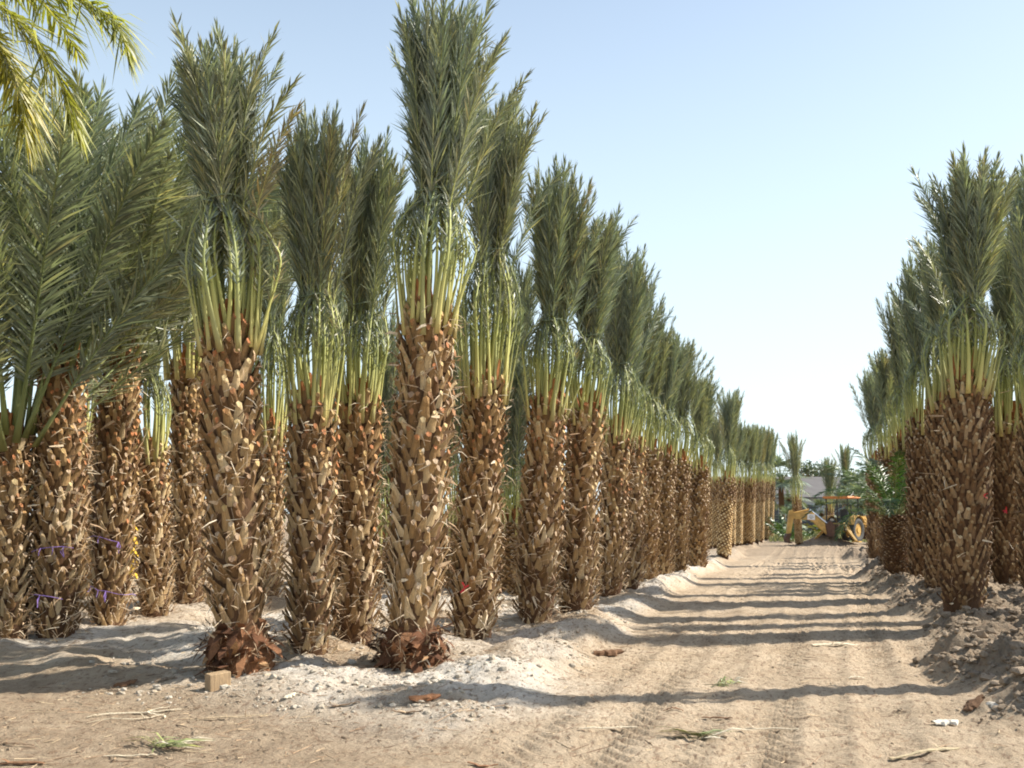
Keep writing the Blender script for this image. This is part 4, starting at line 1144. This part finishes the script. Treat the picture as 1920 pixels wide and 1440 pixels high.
ground_strip('leaf_strip', 235, 1345, [(-.30, -.02), (-.18, .10), (0, .17), (.16, .18), (.36, .26)], .016, 'pale_leaf', 'long pale dry leaf strip bent over the brown dirt at the lower left', 'dry leaf', 1, 3)
ground_strip('leaf_strip', 215, 1352, [(-.2, -.05), (-.05, .03), (.12, .06), (.22, .12), (.3, .24)], .011, 'pale_leaf', 'thinner pale leaf strip crossing the long one at the lower left', 'dry leaf', 2, 2)
ground_strip('leaf_strip', 285, 1345, [(.05, .28), (-.07, .16), (-.03, .03), (.09, .0), (.14, -.1)], .010, 'pale_leaf', 'pale s-shaped curl of dry leaf right of the long pale strip', 'dry leaf', 3)
ground_strip('leaf_strip', 410, 1350, [(-.35, -.02), (-.1, 0), (.2, .03), (.4, .07)], .012, 'stick', 'straight dry twig below the wood block on the brown dirt', 'twig', 4, 4)
ground_strip('leaf_strip', 245, 1422, [(-.18, 0), (0, .01), (.16, .05)], .014, 'pale_leaf', 'short pale stub of leaf at the bottom left edge of the dirt', 'dry leaf', 5)
ground_strip('leaf_strip', 25, 1398, [(-.15, .08), (0, .0), (.16, -.03)], .010, 'stick', 'dark twig close to the left edge of the photo', 'twig', 6, 1)
ground_strip('leaf_strip', 645, 1326, [(-.1, -.01), (0, .01), (.12, .03)], .02, 'stick', 'stubby grey stick on the dirt left of the orange husk', 'twig', 7, 2)
ground_strip('leaf_strip', 765, 1338, [(-.14, .02), (0, .0), (.12, -.01)], .015, 'stick', 'dark bark splinter just under the orange husk', 'twig', 8, 2)
ground_strip('leaf_strip', 640, 1322, [(-.5, .3), (-.4, .24), (-.28, .2)], .007, 'husk', 'thin reddish twig between the wood block and the orange husk', 'twig', 9, 2)
ground_strip('leaf_strip', 1570, 1213, [(-.36, -.16), (-.15, -.03), (.1, .06), (.4, .24)], .055, 'pale_leaf', 'broad bleached leaf blade lying on the track beyond the nearest long shadow', 'dry leaf', 10, 3)
ground_strip('leaf_strip', 1345, 1350, [(-.12, .02), (0, 0), (.12, -.01)], .018, 'husk', 'short brown husk strip in the middle of the near track', 'husk', 11, 1)
ground_strip('leaf_strip', 1262, 1331, [(-.08, .0), (0, .01), (.08, -.02)], .017, 'husk', 'little brown husk left of the centre wheel tracks', 'husk', 12, 1)
ground_strip('leaf_strip', 1145, 1370, [(-.24, -.04), (0, .0), (.2, .03)], .014, 'pale_leaf', 'pale dry leaf piece on the near left part of the track', 'dry leaf', 13, 3)
ground_strip('leaf_strip', 1460, 1375, [(-.35, -.02), (0, .03), (.38, .02)], .010, 'pale_leaf', 'long thin pale leaf lying across the near middle of the track', 'dry leaf', 14, 4)
ground_strip('leaf_strip', 1740, 1412, [(-.3, -.12), (0, .0), (.26, .12)], .028, 'faded', 'broad faded leaf blade at the bottom right of the track', 'dry leaf', 15, 2)
ground_strip('leaf_strip', 1000, 1298, [(-.25, -.04), (0, .0), (.2, .08)], .012, 'pale_leaf', 'pale strip at the left tip of the nearest long shadow', 'dry leaf', 16, 1)
ground_strip('leaf_strip', 1606, 1272, [(-.1, -.06), (0, .0), (.1, .05)], .02, 'pale_leaf', 'pale leaf scrap touching the right part of the nearest long shadow', 'dry leaf', 17, 1)
ground_strip('leaf_strip', 905, 1436, [(-.1, 0), (0, 0), (.1, .01)], .022, 'husk', 'red brown husk at the very bottom edge of the photo', 'husk', 18)
ground_strip('leaf_strip', 40, 1436, [(-.16, 0), (0, .02), (.14, .01)], .03, 'husk', 'brown bark piece in the bottom left corner', 'husk', 19, 2)

def curled_husk(px, py, s_, m, label, seed, rz=0.0, cat='husk', name='husk'):
    rng = random.Random(seed); mb = MB(); nu, nv = 9, 6; vs = []
    for i in range(nu):
        jag = rng.uniform(.45, 1.15); sk = rng.uniform(-.05, .05)
        for j in range(nv):
            u = i / (nu - 1) - .5; v = j / (nv - 1) - .5; a = v * 2.2
            wd = (1 - 1.5 * u * u)
            vs.append((u + rng.uniform(-.07, .07), sk + math.sin(a) * .28 * wd * jag, .04 + (math.cos(a) - .45) * .22 * wd + rng.uniform(-.015, .015) + .15 * u * u))
    q = [(i * nv + j, i * nv + j + 1, (i + 1) * nv + j + 1, (i + 1) * nv + j) for i in range(nu - 1) for j in range(nv - 1)]
    k = len(vs); vs2 = [(x, y, z - .03) for x, y, z in vs]
    mb.add(vs + vs2, q + [tuple(k + a for a in f[::-1]) for f in q]); o = mb.build(name, M[m], scale=(s_, s_, s_)); lie(o, px, py, .0, rz); tag(o, label, cat); return o
curled_husk(795, 1312, .25, 'husk_red', 'orange brown curled husk at the foot of the white spoil', 1, .2)
curled_husk(1140, 1228, .34, 'husk', 'brown curled husk at the left side of the track, beyond the nearest shadow', 2, -.1)
curled_husk(1826, 1322, .22, 'husk', 'reddish husk lying under the scraped soil bank on the right', 3, .4)
curled_husk(235, 1284, .20, 'husk', 'faded brown husk in the dirt at the far left, below the palm shadow', 4, .6)
curled_husk(622, 1282, .12, 'husk', 'small dark husk beside the mound left of the tallest palm', 5, .1) if False else None
curled_husk(310, 1276, .17, 'clod_dark', 'dark lump half in the low mound just left of the wood block', 6, .1, 'clod', 'dirt_lump')
curled_husk(1770, 1358, .22, 'paper', 'torn white scrap, larger of two on the right of the near track', 7, .35, 'scrap', 'scrap')
curled_husk(1868, 1325, .17, 'paper', 'small white scrap under the scraped bank at the right', 8, -.7, 'scrap', 'scrap')
curled_husk(545, 1305, .12, 'pale_leaf', 'tiny pale husk on the brown dirt right of the wood block', 9, .7)

def leaflet_tuft(px, py, n, L, label, seed, spread=1.2, rz=0.0, lift=.5):
    rng = random.Random(seed); P, dep = ground_at(px, py); root = empty('leaf_cutting', P, (0, 0, rz + YAW)); tag(root, label, 'leaf cutting')
    for i in range(n):
        a = rng.gauss(0, spread) + (math.pi if rng.random() < .25 else 0); l = L * rng.uniform(.5, 1.1); e = rng.uniform(0.02, .35) * lift
        d = Vector((math.cos(a), math.sin(a) * .8, 0)); st = Vector((rng.gauss(0, .05), rng.gauss(0, .04), .012)); w = Vector((-d.y, d.x, .3)).normalized() * .008
        m = st + d * l * .5 + Vector((0, 0, l * e)); t = st + d * l + Vector((0, 0, l * e * .6))
        mb = MB(); z = Vector((0, 0, .002))
        mb.add([st - w * .5, st + w * .5, m + w, m - w, t, st - w * .5 - z, st + w * .5 - z, m + w - z, m - w - z], [(0, 1, 2, 3), (3, 2, 4), (5, 8, 7, 6), (8, 4, 7)])
        mb.build('leaflet', M['leaf_cut'] if rng.random() < .7 else M['pale_leaf'], root)
leaflet_tuft(305, 1400, 34, .34, 'spread of pale green cut leaflets on the dirt at the bottom left', 1, .5, -.15)
leaflet_tuft(1358, 1288, 22, .20, 'small upright tuft of green leaflets on the nearest long shadow', 2, .9, .5, 1.4)
leaflet_tuft(1320, 1383, 30, .36, 'flattened spray of green leaflets on the near left of the track', 3, .35, 3.1)

# loose soil: clods on both banks, crumbs and plant bits on the track
def clods(name, n, area, size, m, label, seed, cond=None):
    rng = random.Random(seed); ico = bmesh.new(); bmesh.ops.create_icosphere(ico, subdivisions=1, radius=1)
    bv = [v.co.copy() for v in ico.verts]; bf = [tuple(v.index for v in f.verts) for f in ico.faces]; ico.free()
    pts = []
    while len(pts) < n:
        x = rng.uniform(area[0], area[1]); y = area[2] + (area[3] - area[2]) * rng.random() ** 1.6
        pts.append((x, y))
    A = np.array(pts); Z = terrain(A[:, 0], A[:, 1]); W = cond(A[:, 0], A[:, 1]) if cond else np.ones(n)
    V = []; Fc = []
    for (x, y), z, w in zip(pts, Z, W):
        if rng.random() > w: continue
        s_ = size * min(3.2, rng.lognormvariate(0, .55)); sc3 = (s_ * rng.uniform(.7, 1.4), s_ * rng.uniform(.7, 1.4), s_ * rng.uniform(.5, .9)); k = len(V)
        rt = Euler((rng.uniform(0, 3), rng.uniform(0, 3), rng.uniform(0, 6))).to_matrix()
        for b in bv:
            q = rt @ b; f_ = rng.uniform(.75, 1.2); V.append((x + q.x * sc3[0] * f_, y + q.y * sc3[1] * f_, z + q.z * sc3[2] * f_ + s_ * .15))
        Fc += [(a + k, b + k, c + k) for a, b, c in bf]
    mb = MB(); mb.v = V; mb.f = Fc; mb.m = [0] * len(Fc)
    o = mb.build(name, M[m]); tag(o, label, 'soil', kind='stuff')
clods('dirt_clods', 14000, (0.9, 5.5, 8.6, 30), .024, 'clod_dark', 'dark crumbled soil clods on the right bank', 1, lambda x, y: bank_right(x, y))
clods('pale_clods', 9000, (-7.5, -2.2, 7.4, 26), .014, 'clod_pale', 'pale crumbs of lime soil on the left bank', 2, lambda x, y: np.clip(bank_left(x, y) * (0.4 + 1.5 * fbm(x * 1.2, y * 1.2, 2, 5)), 0, 1))
clods('crumbs', 11000, (-6.5, 3.5, 5.0, 14), .0065, 'clod_tan', 'small crumbs of dirt strewn over the near track', 3, lambda x, y: np.clip(.15 + .9 * fbm(x * .8, y * .8, 3, 15) + .3 * (x < -2), 0.05, 1))

def litter():
    rng = random.Random(21); mb = MB()
    for r_ in [o for o in col.objects if o.name.startswith('date_palm') and 8 < o.location.y < 20]:
        for i in range(60):
            a = rng.uniform(0, 6.28); d = rng.uniform(.28, .75); mb.v.append((r_.location.x + math.cos(a) * d, r_.location.y + math.sin(a) * d))
    for i in range(4200):
        x = rng.uniform(-7, 3.5); y = 4.8 + 14 * rng.random() ** 1.7
        if rng.random() > (1.0 if (x < -1.6) else .33): continue
        z = thf(x, y) if False else None
        mb.v.append((x, y)); 
    A = np.array(mb.v); Z = terrain(A[:, 0], A[:, 1]); mb.v = []
    for (x, y), z in zip(A, Z):
        L = min(.22, rng.lognormvariate(-3.4, .75)); a = rng.gauss(.3, .8); w = rng.uniform(.0015, .006); d = Vector((math.cos(a), math.sin(a), rng.gauss(0, .12))) * L
        p = Vector((x, y, z + .006)); s_ = Vector((-math.sin(a), math.cos(a), 0)) * w; h = Vector((0, 0, w))
        mb.add([p - d - s_, p - d + s_, p - d + h, p + d - s_ * .5, p + d + s_ * .5, p + d + h * .7], [(0, 1, 4, 3), (1, 2, 5, 4), (2, 0, 3, 5), (0, 2, 1), (3, 4, 5)])
    o = mb.build('litter', M['stick']); tag(o, 'broken bits of stalk and fibre scattered on the dirt', 'plant litter', kind='stuff')
litter()
